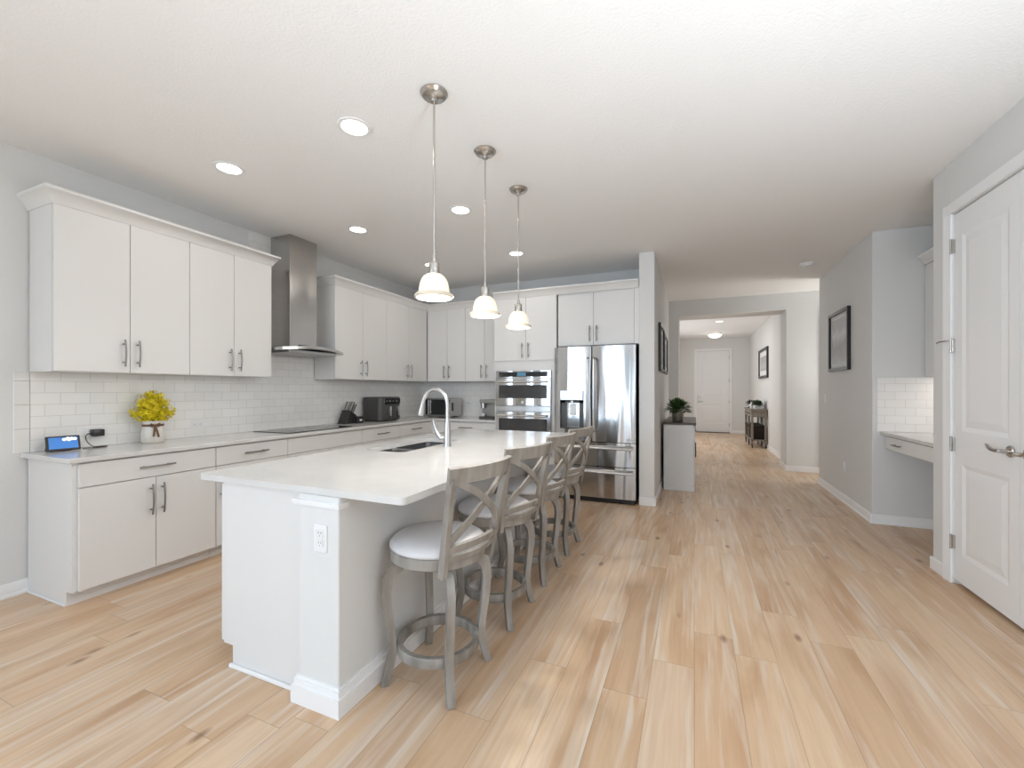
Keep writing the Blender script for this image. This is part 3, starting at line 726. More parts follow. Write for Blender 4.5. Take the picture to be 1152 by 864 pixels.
H0, H1, HZ0, HZ1 = -1.50, -1.21, .86, 1.315
ld = bulge_panel(RX0, XM - .007, FZ2 + .004, FZ3, (H0, H1, HZ0, HZ1)).build('left_door', M_ss, fr)
rd = bulge_panel(XM + .007, RX1, FZ2 + .004, FZ3).build('right_door', M_ss, fr)
ud = bulge_panel(RX0, RX1, FZ1 + .004, FZ2 - .004).build('upper_drawer', M_ss, fr)
lw = bulge_panel(RX0, RX1, FZ0, FZ1 - .004).build('lower_drawer', M_ss, fr)
for (par, x) in ((ld, XM - .038), (rd, XM + .038)):
    h = MB().tube([(x, RF - .002, 1.70), (x, RF - .045, 1.68), (x, RF - .055, 1.5), (x, RF - .058, 1.28), (x, RF - .055, 1.06), (x, RF - .045, .86), (x, RF - .002, .84)], [.014, .015, .0155, .016, .0155, .015, .014], 12)
    h.build('handle', M_chrome, par)
for (par, z) in ((ud, .652), (lw, .372)):
    h = MB().prism([(RF + .004, z + .022), (RF - .035, z + .014), (RF - .048, z - .004), (RF - .044, z - .022), (RF - .030, z - .012), (RF + .004, z - .004)], 0, RX0 + .03, RX1 - .03, .003)
    h.build('handle', M_chrome, par)
dp = MB().box(H0 + .004, H1 - .004, RF - .012, RF + .04, HZ1 - .115, HZ1 + .002, .004).build('dispenser', M_ss2, ld)
MB().box(H0 + .002, H0 + .06, RD - .03, RD - .012, HZ0, HZ1 - .12).box(H1 - .06, H1 - .002, RD - .03, RD - .012, HZ0, HZ1 - .12).box(H0 + .002, H1 - .002, RD - .03, RD - .012, HZ1 - .15, HZ1 - .117).build('recess_sides', M_darkgrey, dp)
MB().cyl(.03, ((H0 + H1) / 2, RF + .03, HZ1 - .15), .035, 20, 'z', .004).build('nozzle', M_chrome, dp)
MB().box((H0 + H1) / 2 - .035, (H0 + H1) / 2 + .035, RD - .026, RD - .014, HZ0 + .16, HZ1 - .16, .004).build('paddle', M_plate, dp)
MB().box(H0 + .004, H1 - .004, RF + .012, RD - .012, HZ0 + .001, HZ0 + .014, .003).build('drip_tray', M_darkgrey, dp)
MB().box(RX1 - .095, RX1 - .025, RF + .005, RF + .012, FZ2 + .022, FZ2 + .05, .002).build('badge', M_chrome, rd)
MB().box(RX0 + .01, RX1 - .01, RF + .03, RD + .1, .012, FZ0 - .004).build('kick_grille', M_black, fr)

# ------------------------------------------------------------------ bar stools
st = thing('bar_stool', 'nearest grey-washed swivel bar stool with crossed back, first in the row from the camera', 'bar stool', (0, 0, 0), 'swivel bar stools along the island')
SR = .221
leg_prof = [(.555, .150, .055), (.54, .178, .06), (.51, .210, .056), (.47, .231, .048), (.42, .238, .042), (.35, .233, .038), (.27, .222, .035), (.20, .212, .034), (.14, .209, .034), (.07, .224, .034), (.0, .246, .034)]
def leg_mb(a):
    ca, sa = math.cos(a), math.sin(a)
    pts = [Vector((r_ * ca, r_ * sa, z)) for z, r_, w_ in leg_prof]
    return MB().ribbon(pts, Vector((-sa, ca, 0)), [w_ for z, r_, w_ in leg_prof], .034)
for k in range(4): leg_mb(PI / 4 + k * PI / 2).build('leg', M_greywood, st, 50)
MB().lathe([(.164, .132), (.190, .132), (.192, .137), (.192, .172), (.189, .177), (.167, .177), (.164, .172), (.164, .132)], (0, 0, 0), 48, cap=False).build('foot_ring', M_greywood, st)
MB().lathe([(0, .535), (.155, .535), (.16, .54), (.16, .556), (0, .556)], (0, 0, 0), 40).build('swivel_base', M_greywood, st)
seat_parts = []
seat_parts.append(MB().lathe([(0, .562), (SR - .004, .562), (SR, .566), (SR, .606), (SR - .004, .61), (0, .61)], (0, 0, 0), 56).build('seat_frame', M_greywood, st))
seat_parts.append(MB().lathe([(0, .6105), (SR - .006, .6105), (SR + .002, .618), (SR + .002, .628), (SR - .01, .642), (.19, .655), (.12, .664), (0, .667)], (0, 0, 0), 56).build('cushion', M_leather, st, 80))
bp_ = bpy.data.objects.new('backrest', None)
def S(s, t):
    wd = .157 + .033 * t
    return Vector((.182 + .078 * t + .012 * t * t + .055 * (1 - s * s) * (.35 + .65 * (1 - abs(t - .5))), s * wd, .565 + t * .448))
def NS(s, t):
    a = S(s + .02, t) - S(s - .02, t); b = S(s, t + .02) - S(s, t - .02); return a.cross(b).normalized()
back = MB()
rail = [i / 12 * 2 - 1 for i in range(13)]
rl = MB().ribbon([S(s * 1.09, .935) for s in rail], [NS(s, .935) for s in rail], .066, .024)
br_ = rl.build('backrest', M_greywood, st, 40); br_.name = 'top_rail'; seat_parts.append(br_)
for sg in (-1, 1):
    q = [-.05 + .96 * k / 9 for k in range(10)]
    o = MB().ribbon([S(sg, t) + Vector((.0, 0, 0)) for t in q], Vector((0, 1, 0)), .030, .028).build('back_post', M_greywood, st, 40); seat_parts.append(o)
for sg in (-1, 1):
    pts, nn = [], []
    for k in range(15):
        s = -.93 + 1.86 * k / 14; t = .56 - .33 * s * sg + .075 * (1 - s * s)
        off = NS(s, t) * (.006 * sg)
        pts.append(S(s, t) + off); nn.append(NS(s, t))
    o = MB().ribbon(pts, nn, .030, .013).build('cross_brace', M_greywood, st, 40); seat_parts.append(o)
for (t0, bow, wd) in ((.205, .035, .032), (.13, -.0, .026)):
    pts, nn = [], []
    for k in range(13):
        s = -.93 + 1.86 * k / 12; t = t0 + bow * (1 - s * s); pts.append(S(s, t)); nn.append(NS(s, t))
    o = MB().ribbon(pts, nn, wd, .016).build('lower_rail', M_greywood, st, 40); seat_parts.append(o)
bpy.data.objects.remove(bp_)
stool_specs = [(1.715, -12, None), (2.335, -17, 'second grey-washed swivel bar stool from the camera along the island'),
               (2.915, -10, 'third grey-washed swivel bar stool from the camera along the island'),
               (3.49, -12, 'farthest grey-washed swivel bar stool, last in the row beside the refrigerator')]
roots = [st] + [dup(st) for _ in range(3)]
rotating = ('seat_frame', 'cushion', 'top_rail', 'back_post', 'cross_brace', 'lower_rail')
for r0, (y, rot, lab) in zip(roots, stool_specs):
    r0.location = (-1.108, y, 0)
    if lab: r0['label'] = lab
    for ch in r0.children:
        if ch.name.split('.')[0] in rotating: ch.rotation_euler = (0, 0, R(rot))

# ------------------------------------------------------------------ pendants and ceiling lamps
pd = thing('pendant_lamp', 'nearest brushed nickel pendant lamp with a lit bell glass shade', 'pendant lamp', (-1.268, 1.92, 1.81), 'pendant lamps over the island')
px, py = -1.268, 1.92
MB().lathe([(0, CEIL), (.072, CEIL), (.073, CEIL - .006), (.06, CEIL - .02), (.03, CEIL - .026), (.018, CEIL - .034), (.018, CEIL - .05), (0, CEIL - .05)], (px, py, 0), 36).build('canopy', M_nickel, pd)
MB().cyl(.0058, (px, py, 2.02), CEIL - .05 - 2.02, 12).build('rod', M_nickel, pd)
MB().lathe([(0, 2.03), (.010, 2.03), (.012, 2.02), (.012, 2.005), (.026, 1.998), (.028, 1.992), (.028, 1.955), (.031, 1.952), (.031, 1.94), (0, 1.94)], (px, py, 0), 28).build('socket', M_nickel, pd)
sh = MB().lathe([(.026, 1.942), (.040, 1.938), (.058, 1.924), (.070, 1.902), (.077, 1.878), (.081, 1.848), (.083, 1.838)], (px, py, 0), 40, cap=False).build('shade', M_shade, pd, 80)
MB().lathe([(.083, 1.838), (.096, 1.834), (.103, 1.826), (.102, 1.818), (.094, 1.812), (.086, 1.814), (.080, 1.836)], (px, py, 0), 40, cap=False).build('shade_rim', M_rim, sh, 80)
MB().lathe([(0, 1.94), (.014, 1.94), (.02, 1.91), (.03, 1.88), (.024, 1.855), (0, 1.845)], (px, py, 0), 20).build('bulb', M_lens, pd)
for y, lab in ((2.52, 'middle brushed nickel pendant lamp with a lit bell glass shade'), (3.10, 'farthest brushed nickel pendant lamp with a lit bell shade, before the oven tower')):
    q = dup(pd); q.location.y = y; q['label'] = lab
for k, y in enumerate((1.92, 2.52, 3.10)):
    l = bpy.data.lights.new('pendant_light', 'POINT'); l.energy = PEND_W; l.color = (1, .97, .94); l.shadow_soft_size = .05
    o = bpy.data.objects.new('pendant_light', l); C.objects.link(o); o.location = (px, y, 1.79)
cn = thing('recessed_light', 'x', 'ceiling light', (0, 0, CEIL), 'recessed lights in the kitchen ceiling')
MB().lathe([(.075, CEIL - .0005), (.098, CEIL - .0005), (.096, CEIL - .006), (.078, CEIL - .008), (.074, CEIL - .004)], (0, 0, 0), 40, cap=False).build('trim_ring', M_trim, cn)
MB().lathe([(0, CEIL - .0035), (.075, CEIL - .0035), (.075, CEIL - .001), (0, CEIL - .001)], (0, 0, 0), 36).build('lens', M_lens, cn)
cans = [(-1.87, 1.98, 'lit round recessed ceiling light left of the nearest pendant canopy, largest in view'),
        (-3.035, 2.0, 'lit round recessed ceiling light above the left upper cabinets, leftmost of all'),
        (-1.88, 3.26, 'lit round recessed ceiling light between the first and second pendant rods'),
        (-3.035, 3.263, 'lit round recessed ceiling light just right of the hood chimney'),
        (-3.05, 4.551, 'lit round recessed ceiling light half hidden behind the nearest pendant socket'),
        (-1.89, 4.551, 'lit round recessed ceiling light behind the farthest pendant rod'),
        (.538, 10.95, 'lit round recessed ceiling light in the entry hall, in front of the dome light')]
for k, (x, y, lab) in enumerate(cans):
    o = cn if k == 0 else dup(cn)
    o.location = (x, y, CEIL); o['label'] = lab
    if k == 6: del o['group']
    l = bpy.data.lights.new('recessed_spot', 'AREA'); l.shape = 'DISK'; l.size = .15; l.energy = CAN_W if k < 6 else HALL_W; l.color = WARM
    q = bpy.data.objects.new('recessed_spot', l); C.objects.link(q); q.location = (x, y, CEIL - .02)
dm = thing('dome_light', 'lit frosted glass dome light on the entry hall ceiling', 'ceiling light', (.53, 13.2, CEIL))
MB().lathe([(0, CEIL), (.17, CEIL), (.175, CEIL - .012), (.16, CEIL - .03), (0, CEIL - .03)], (.53, 13.2, 0), 36).build('base', M_nickel, dm)
MB().lathe([(.158, CEIL - .031), (.18, CEIL - .045), (.165, CEIL - .08), (.12, CEIL - .115), (.06, CEIL - .132), (0, CEIL - .137)], (.53, 13.2, 0), 36, cap=False).build('glass_bowl', M_dome, dm, 80)
MB().lathe([(0, CEIL - .155), (.012, CEIL - .15), (.008, CEIL - .138), (0, CEIL - .137)], (.53, 13.2, 0), 14).build('finial', M_nickel, dm)
l = bpy.data.lights.new('dome_lamp', 'POINT'); l.energy = DOME_W; l.color = WARM; l.shadow_soft_size = .1
o = bpy.data.objects.new('dome_lamp', l); C.objects.link(o); o.location = (.53, 13.2, CEIL - .26)
sd = thing('smoke_detector', 'small round white smoke detector on the ceiling near the right wall', 'smoke detector', (1.29, 6.33, CEIL))
MB().lathe([(0, CEIL), (.075, CEIL), (.075, CEIL - .012), (.068, CEIL - .02), (0, CEIL - .02)], (1.29, 6.33, 0), 32).build('base', M_plate, sd)
MB().lathe([(.062, CEIL - .02), (.058, CEIL - .036), (.04, CEIL - .044), (0, CEIL - .046)], (1.29, 6.33, 0), 32, cap=False).build('cover', M_plate, sd)

# ------------------------------------------------------------------ outlets and switches
def outlet(label, face, F, a, z, horiz=False, kind='outlet'):
    t = thing('light_switch' if kind == 'switch' else 'power_outlet', label, 'switch' if kind == 'switch' else 'outlet', fpt(face, F, a, z, 0))
    w_, h_ = (.115, .072) if horiz else (.072, .115)
    fb(face, F, a - w_ / 2, a + w_ / 2, z - h_ / 2, z + h_ / 2, 0, .006, .002).build('cover_plate', M_plate, t)
    if kind == 'switch':
        fb(face, F, a - .016, a + .016, z - .033, z + .033, .006, .009, .001).build('rocker', M_plate, t); return t
    for s_ in (-.02, .02):
        aa, zz = (a + s_, z) if horiz else (a, z + s_)
        q = fb(face, F, aa - .017, aa + .017, zz - .0165, zz + .0165, .006, .008, .003).build('receptacle', M_plate, t)
        mb = MB()
        for (da, dz) in ((-.006, .004), (.006, .004)):
            if horiz: da, dz = dz, da
            fb(face, F, aa + da - (.0012 if not horiz else .004), aa + da + (.0012 if not horiz else .004), zz + dz - (.004 if not horiz else .0012), zz + dz + (.004 if not horiz else .0012), .008, .0085, 0, mb)
        da, dz = (0, -.008) if not horiz else (-.008, 0)
        fb(face, F, aa + da - .002, aa + da + .002, zz + dz - .002, zz + dz + .002, .008, .0085, 0, mb)
        mb.build('slots', M_slot, q)
    return t
outlet('white power outlet on the end of the island knee wall', 'y', KY0, -1.43, .71)
TXF = XL + .010
outlet('white sideways power outlet on the tile behind the black charger', 'x', TXF, 1.685, 1.015, True)
outlet('white sideways power outlet on the tile right of the yellow flowers', 'x', TXF, 2.375, 1.02, True)
outlet('white sideways power outlet on the back tile between toaster oven and coffee maker', 'y', YB - .010, -3.17, 1.12, True)
outlet('white power outlet low on the right wall below the framed picture', '-x', XR, 6.17, .42)
outlet('white light switch on the right wall left of the framed picture', '-x', XR, 6.95, 1.21, kind='switch')

# ------------------------------------------------------------------ things on the left counter
ds = thing('smart_display', 'small black smart display with a lit blue screen on the left counter', 'smart display', (-3.93, 1.44, CT1))
def tilt(o, c, ax, ang): pass
mb = MB().box(-.012, .008, -.092, .092, 0, .112, .006, 2)
mb.bm.transform(Matrix.Translation((-3.905, 1.462, CT1 + .004)) @ Matrix.Scale(.9, 4) @ Matrix.Rotation(R(-8), 4, 'Z') @ Matrix.Rotation(R(-18), 4, 'Y'))
bz = mb.build('bezel', M_black, ds)
mb = MB().box(.0082, .0092, -.078, .078, .014, .100)
mb.bm.transform(Matrix.Translation((-3.905, 1.462, CT1 + .004)) @ Matrix.Scale(.9, 4) @ Matrix.Rotation(R(-8), 4, 'Z') @ Matrix.Rotation(R(-18), 4, 'Y'))
sc_ = mb.build('screen', M_screen, bz)
mb = MB()
for (y, z, r_) in ((.005, .082, .012), (.025, .088, .013), (.045, .086, .013), (.062, .084, .012), (.03, .078, .011)): mb.cyl(r_, (.0093, y, z), .0004, 16, 'x')
mb.bm.transform(Matrix.Translation((-3.905, 1.462, CT1 + .004)) @ Matrix.Scale(.9, 4) @ Matrix.Rotation(R(-8), 4, 'Z') @ Matrix.Rotation(R(-18), 4, 'Y'))
mb.build('screen_cloud', M_sky_pic, sc_)
MB().prism([(-3.985, CT1), (-3.905, CT1), (-3.915, CT1 + .03), (-3.945, CT1 + .085), (-3.955, CT1 + .085)], 1, 1.395, 1.505, .004).build('stand', M_black, ds)
ch = thing('charger', 'black plug-in charger with its cord, in the outlet beside the smart display', 'charger', (TXF + .02, 1.675, 1.015))
MB().box(TXF + .0086, TXF + .062, 1.642, 1.708, .99, 1.04, .006, 2).build('plug', M_black, ch)
pts = [(TXF + .035, 1.642, 1.012), (TXF + .04, 1.615, 1.008), (TXF + .055, 1.602, .985), (TXF + .062, 1.612, .95), (TXF + .07, 1.638, .922), (TXF + .09, 1.668, .919), (TXF + .11, 1.70, .919), (TXF + .125, 1.672, .919), (TXF + .11, 1.63, .919), (TXF + .095, 1.675, .9195), (TXF + .12, 1.69, .921), (TXF + .13, 1.64, .919), (TXF + .12, 1.585, .919), (TXF + .10, 1.565, .919)]
fine = []
for i in range(len(pts) - 1):
    p0, p1, p2, p3 = [Vector(pts[max(0, min(len(pts) - 1, i + k))]) for k in (-1, 0, 1, 2)]
    for k in range(5):
        t = k / 5; fine.append(.5 * ((2 * p1) + (-p0 + p2) * t + (2 * p0 - 5 * p1 + 4 * p2 - p3) * t * t + (-p0 + 3 * p1 - 3 * p2 + p3) * t ** 3))
for v in fine: v.z = max(v.z, CT1 + .0042)
MB().tube(fine, .003, 6).build('cord', M_black, ch)
# vase with twine bow
vx, vy = -3.90, 1.975
VS = .84
va = thing('vase', 'white ceramic vase with a brown twine bow, on the left counter', 'vase', (vx, vy, CT1))
MB().lathe([(r_ * VS, CT1 + h_) for r_, h_ in ((0, 0), (.080, 0), (.088, .008), (.089, .05), (.084, .10), (.075, .128), (.074, .15), (.079, .170), (.074, .171), (.068, .15), (.07, .125), (.078, .09), (.080, .02), (0, .018))], (vx, vy, 0), 40).build('body', M_ceram, va, 60)
f = MB().lathe([(.0752 * VS, CT1 + .128), (.081 * VS, CT1 + .132), (.081 * VS, CT1 + .142), (.0752 * VS, CT1 + .146)], (vx, vy, 0), 40, cap=False)
bx, by = vx + .068 * math.cos(-.35), vy + .068 * math.sin(-.35)
for (dy, dz, r_) in ((-.012, -.085, .006), (.022, -.092, .006)):
    f.ribbon([(bx + .004, by, CT1 + .138), (bx + .012, by + dy * .5, CT1 + .138 + dz * .5), (bx + .014, by + dy, CT1 + .138 + dz)], Vector((1, 0, 0)), .014, .004)
for sg in (-1, 1): f.tube([(bx + .004, by, CT1 + .138), (bx + .014, by + sg * .03, CT1 + .152), (bx + .01, by + sg * .042, CT1 + .138), (bx + .01, by + sg * .02, CT1 + .128), (bx + .004, by, CT1 + .138)], .005, 6)
f.build('twine_bow', M_twine, va)
# forsythia sprigs: six originals, then copies turned round the vase
def sprig(k, lean, hgt):
    t = thing('flower_sprig', 'sprig of small yellow blossoms standing in the white vase', 'flowers', (vx, vy, CT1 + .10), 'yellow flower sprigs in the vase')
    pts = []
    for i in range(6):
        q = i / 5; pts.append(Vector((vx + .0 + lean * (q ** 1.3), vy + .012 * math.sin(q * 3 + k), CT1 + .10 + hgt * (q - .22 * q * q * (lean / .17)))))
    MB().tube(pts, [.0026, .0024, .0022, .002, .0016, .0012], 5).build('stem', M_stem, t)
    mb = MB(); rnd = random.Random(k)
    for i in range(44):
        q = .34 + .66 * i / 43; j = min(4, int(q * 5)); p = pts[j].lerp(pts[j + 1], q * 5 - j)
        p = p + Vector((rnd.uniform(-1, 1), rnd.uniform(-1, 1), rnd.uniform(-.8, .9))) * .021
        ax = Vector((rnd.uniform(-1, 1), rnd.uniform(-1, 1), rnd.uniform(-.2, 1))).normalized(); u = ax.orthogonal().normalized(); v = ax.cross(u)
        a0 = rnd.uniform(0, 6)
        for m_ in range(4):
            a = a0 + m_ * PI / 2; d = u * math.cos(a) + v * math.sin(a); e2 = ax.cross(d)
            mb.poly([p, p + d * .010 + e2 * .0062 + ax * .003, p + d * .020 + ax * .007, p + d * .010 - e2 * .0062 + ax * .003])
    mb.build('blossoms', M_yel, t, 180); return t
protos = [sprig(k, l_, h_) for k, (l_, h_) in enumerate(((.025, .30), (.055, .28), (.08, .25), (.105, .21), (.135, .17), (.015, .26)))]
rnd = random.Random(3)
plan = [(0, 40), (0, 200), (0, 300), (1, 20), (1, 95), (1, 170), (1, 265), (2, 60), (2, 130), (2, 250), (2, 330), (3, 90), (3, 275), (3, 300), (4, 262), (4, 80), (4, 110), (5, 0), (5, 140), (2, 290)]
used = set()
for (k, a) in plan:
    o = protos[k] if k not in used else dup(protos[k]); used.add(k); o.rotation_euler = (0, 0, R(a))
# knife block and knives
kb = thing('knife_block', 'black slanted knife block beside the air fryer', 'knife block', (-3.86, 4.0, CT1))
kx0, kx1 = -3.95, -3.82
KO = 3.90
MB().prism([(KO, CT1), (KO + .14, CT1), (KO + .185, CT1 + .10), (KO + .075, CT1 + .165)], 0, kx0, kx1, .005).build('block', M_black, kb)
MB().box(kx0 + .005, kx1 + .055, KO + .145, KO + .24, CT1, CT1 + .085, .005).build('front_rest', M_black, kb)
MB().box(kx1 + .055, kx1 + .0562, KO + .175, KO + .215, CT1 + .03, CT1 + .05).build('label_plate', M_plate, kb)
dirv = Vector((0, .5, .86)).normalized()
kn0 = None
for (x, s_, L_) in ((-3.935, .1, 0), (-3.90, .18, 0), (-3.865, .12, 0), (-3.835, .2, 0), (-3.93, .62, 0), (-3.89, .70, 0), (-3.85, .64, 0)):
    p = Vector((x, KO + .075 + .11 * s_, CT1 + .165 - .065 * s_))
    if kn0 is None:
        kn = thing('knife', 'steel-handled knife standing in the black knife block', 'knife', p, 'knives in the block')
        e1 = p + dirv * .012
        MB().ribbon([p - dirv * .03, e1], Vector((1, 0, 0)), .012, .004).build('blade', M_chrome, kn)
        MB().ribbon([e1, p + dirv * .05, p + dirv * .09, p + dirv * .125], Vector((1, 0, 0)), [.012, .016, .014, .017], .013).build('handle', M_chrome, kn)
        MB().ribbon([e1 + Vector((.0072, 0, 0)), p + dirv * .122 + Vector((.0072, 0, 0))], Vector((1, 0, 0)), .008, .0012).build('grip_inlay', M_black, kn)
        kn0 = kn
    else:
        q = dup(kn0); q.location = p
# dual air fryer
af = thing('air_fryer', 'charcoal dual-basket air fryer on the left counter near the corner', 'air fryer', (-3.8, 4.545, CT1))
ax0, ax1, ay0, ay1 = -3.985, -3.66, 4.34, 4.75
MB().prism(rr(ax0, ax1, ay0, ay1, .06, 6), 2, CT1 + .012, CT1 + .315, .008).box(ax0 + .03, ax1 - .04, ay0 + .05, ay1 - .05, CT1, CT1 + .012).build('body', M_darkgrey, af)
MB().box(ax1 - .01, ax1 + .006, ay0 + .055, ay1 - .03, CT1 + .225, CT1 + .30, .004).build('control_panel', M_blackg, af)
for k, (p, q) in enumerate(((ay0 + .05, (ay0 + ay1) / 2 - .003), ((ay0 + ay1) / 2 + .003, ay1 - .045))):
    b = MB().box(ax1 - .03, ax1 + .010, p, q, CT1 + .02, CT1 + .218, .008, 2).build('basket_drawer', M_darkgrey, af)
    m_ = (p + q) / 2 + .02
    MB().box(ax1 + .010, ax1 + .045, m_ - .012, m_ + .012, CT1 + .07, CT1 + .195, .005, 2).build('handle', M_chrome, b)
for k in range(4): MB().cyl(.010, (ax1 + .006, ay0 + .10 + .065 * k, CT1 + .262), .006, 16, 'x', .002).build('dial', M_ss2, af)
# toaster oven (built square, then turned to face out of the corner)
to = thing('toaster_oven', 'stainless countertop toaster oven standing in the back corner', 'toaster oven', (-3.47, 5.50, CT1))
t0, t1, tf, tb = -3.69, -3.25, 5.355, 5.67
f = MB().box(t0, t1, tf, tb, CT1 + .02, CT1 + .285, .006)
for x in (t0 + .03, t1 - .07):
    for y in (tf + .03, tb - .07): f.box(x, x + .04, y, y + .04, CT1, CT1 + .02)
f.build('body', M_ss2, to)
MB().box(t0 + .004, t1 - .004, tf - .006, tf, CT1 + .024, CT1 + .281, .002).build('front_frame', M_ss2, to)
for (p, q, hx) in ((t0 + .01, t0 + .10, t0 + .088), (t0 + .108, t1 - .085, t0 + .122)):
    d = MB().box(p, q, tf - .018, tf - .006, CT1 + .045, CT1 + .265, .003).build('glass_door', M_ovglass, to)
    f = MB().tube([(hx, tf - .05, CT1 + .05), (hx, tf - .05, CT1 + .26)], .008, 10)
    for z in (.08, .23): f.tube([(hx, tf - .018, CT1 + z), (hx, tf - .05, CT1 + z)], .006, 8)
    f.build('handle', M_chrome, d)
MB().box(t1 - .075, t1 - .008, tf - .014, tf - .006, CT1 + .045, CT1 + .265, .003).build('control_panel', M_blackg, to)
for z in (.09, .15): MB().lathe([(0, 0), (.017, 0), (.015, .018), (0, .018)], (t1 - .042, tf - .032, CT1 + z), 20, 'y').build('knob', M_chrome, to)
MB().box(t1, t1 + .004, tf + .02, tf + .07, CT1 + .10, CT1 + .22, .001).build('side_vent', M_black, to)
# espresso machine
cm = thing('coffee_maker', 'silver espresso machine on the back counter beside the oven tower', 'coffee maker', (-2.66, 5.52, CT1))
MB().box(-2.79, -2.50, 5.46, 5.70, CT1, CT1 + .27, .008).box(-2.80, -2.50, 5.39, 5.47, CT1 + .215, CT1 + .27, .006).build('body', M_coffee, cm)
MB().cyl(.035, (-2.755, 5.42, CT1 + .15), .075, 24, 'z', .004).build('brew_head', M_chrome, cm)
MB().box(-2.80, -2.50, 5.37, 5.459, CT1, CT1 + .035, .005).build('drip_tray', M_darkgrey, cm)
MB().lathe([(0, CT1 + .036), (.026, CT1 + .036), (.032, CT1 + .075), (.029, CT1 + .075), (.023, CT1 + .04), (0, CT1 + .04)], (-2.755, 5.42, 0), 24).build('cup_rest', M_plate, cm)

# ------------------------------------------------------------------ hall: console cabinet, plant, frames
cc = thing('console_cabinet', 'white console cabinet with a dark wood top against the hall wall', 'cabinet', (-.19, 6.7, 0))
HX0, HX1, HY0, HY1 = -.375, -.005, 6.02, 7.3
MB().box(HX0, HX1, HY0, HY1, .07, .865, .003).box(HX0, HX1 + .012, HY0 - .008, HY1 + .008, 0, .07, .004).build('body', M_cab, cc)
MB().box(HX0 - .005, HX1 + .03, HY0 - .015, HY1 + .015, .865, .893, .004).build('top', M_walnut, cc)
for k in range(3):
    y0 = HY0 + .03 + k * .41; y1 = y0 + .40
    dr = MB().box(HX1, HX1 + .014, y0, y1, .70, .845, .003).build('drawer', M_cab, cc); MB().box(HX1 + .014, HX1 + .03, y0 + .14, y0 + .26, .768, .782, .003).build('handle', M_frame, dr)
    dr = MB().box(HX1, HX1 + .014, y0, y1, .09, .69, .003).build('door', M_cab, cc); MB().box(HX1 + .014, HX1 + .03, y0 + .045, y0 + .06, .44, .54, .003).build('handle', M_frame, dr)
# potted plant
pl = thing('potted_plant', 'bushy green plant in a metal pot on the white console cabinet', 'plant', (-.205, 6.2, .893))
MB().lathe([(0, .894), (.062, .894), (.066, .90), (.078, 1.02), (.082, 1.028), (.076, 1.03), (.07, 1.02), (.06, .91), (0, .91)], (-.205, 6.2, 0), 32).build('pot', M_galv, pl)
def foliage(cx_, cy_, z0, n, rad, L0, L1, wd, seed, squash=1.0):
    # leaves spread through a dome, tips drooping a little
    mb = MB(); rnd = random.Random(seed)
    for i in range(n):
        a = rnd.uniform(0, 2 * PI); el = rnd.uniform(-.15, 1.5); q0 = rnd.uniform(.05, 1) ** .6
        d = Vector((math.cos(a) * math.cos(el), math.sin(a) * math.cos(el), math.sin(el) * squash))
        b0 = Vector((cx_, cy_, z0)) + d * rad * q0
        d2 = (d + Vector((rnd.uniform(-.6, .6), rnd.uniform(-.6, .6), rnd.uniform(-.3, .5)))).normalized(); L_ = rnd.uniform(L0, L1)
        sd_ = d2.cross(Vector((rnd.uniform(-.4, .4), rnd.uniform(-.4, .4), 1))).normalized()
        pts = [b0 + d2 * L_ * q + Vector((0, 0, -.25 * L_ * q * q)) for q in (0, .33, .66, 1)]; ws = (.12, 1, .8, .05)
        for k in range(3):
            mb.poly([pts[k] - sd_ * wd * ws[k], pts[k] + sd_ * wd * ws[k], pts[k + 1] + sd_ * wd * ws[k + 1], pts[k + 1] - sd_ * wd * ws[k + 1]])
    return mb
foliage(-.205, 6.2, 1.045, 460, .125, .06, .105, .013, 5, 1.0).build('foliage', M_green, pl, 180)
def picture(label, face, F, a0, a1, z0, z1, fw, pm, mat_w, dep=.03):
    t = thing('picture_frame', label, 'picture', fpt(face, F, (a0 + a1) / 2, z0, 0))
    mb = MB()
    for (p, q, r_, s_) in ((a0, a0 + fw, z0, z1), (a1 - fw, a1, z0, z1), (a0 + fw, a1 - fw, z0, z0 + fw), (a0 + fw, a1 - fw, z1 - fw, z1)): fb(face, F, p, q, r_, s_, 0, dep, .002, mb)
    mb.build('frame', M_frame, t)
    fb(face, F, a0 + fw, a1 - fw, z0 + fw, z1 - fw, .002, .012).build('mat_board', M_matboard, t)
    fb(face, F, a0 + fw + mat_w, a1 - fw - mat_w, z0 + fw + mat_w, z1 - fw - mat_w, .012, .0135).build('print', pm, t)
    return t
picture('black-framed grey landscape picture on the right wall by the nook', '-x', XR, 5.945, 6.70, 1.555, 2.28, .038, M_print, .05, .035)
picture('nearer of two black picture frames on the hall wall above the console', 'x', XW1, 5.64, 6.36, 1.565, 2.17, .035, M_print2, .07, .035)
picture('farther of two black picture frames on the hall wall above the console', 'x', XW1, 6.50, 7.25, 1.565, 2.13, .035, M_print2, .07, .03)
picture('black-framed picture on the entry hall wall above the console cart', '-x', XE, 10.95, 12.3, 1.59, 2.29, .06, M_print2, .12, .04)
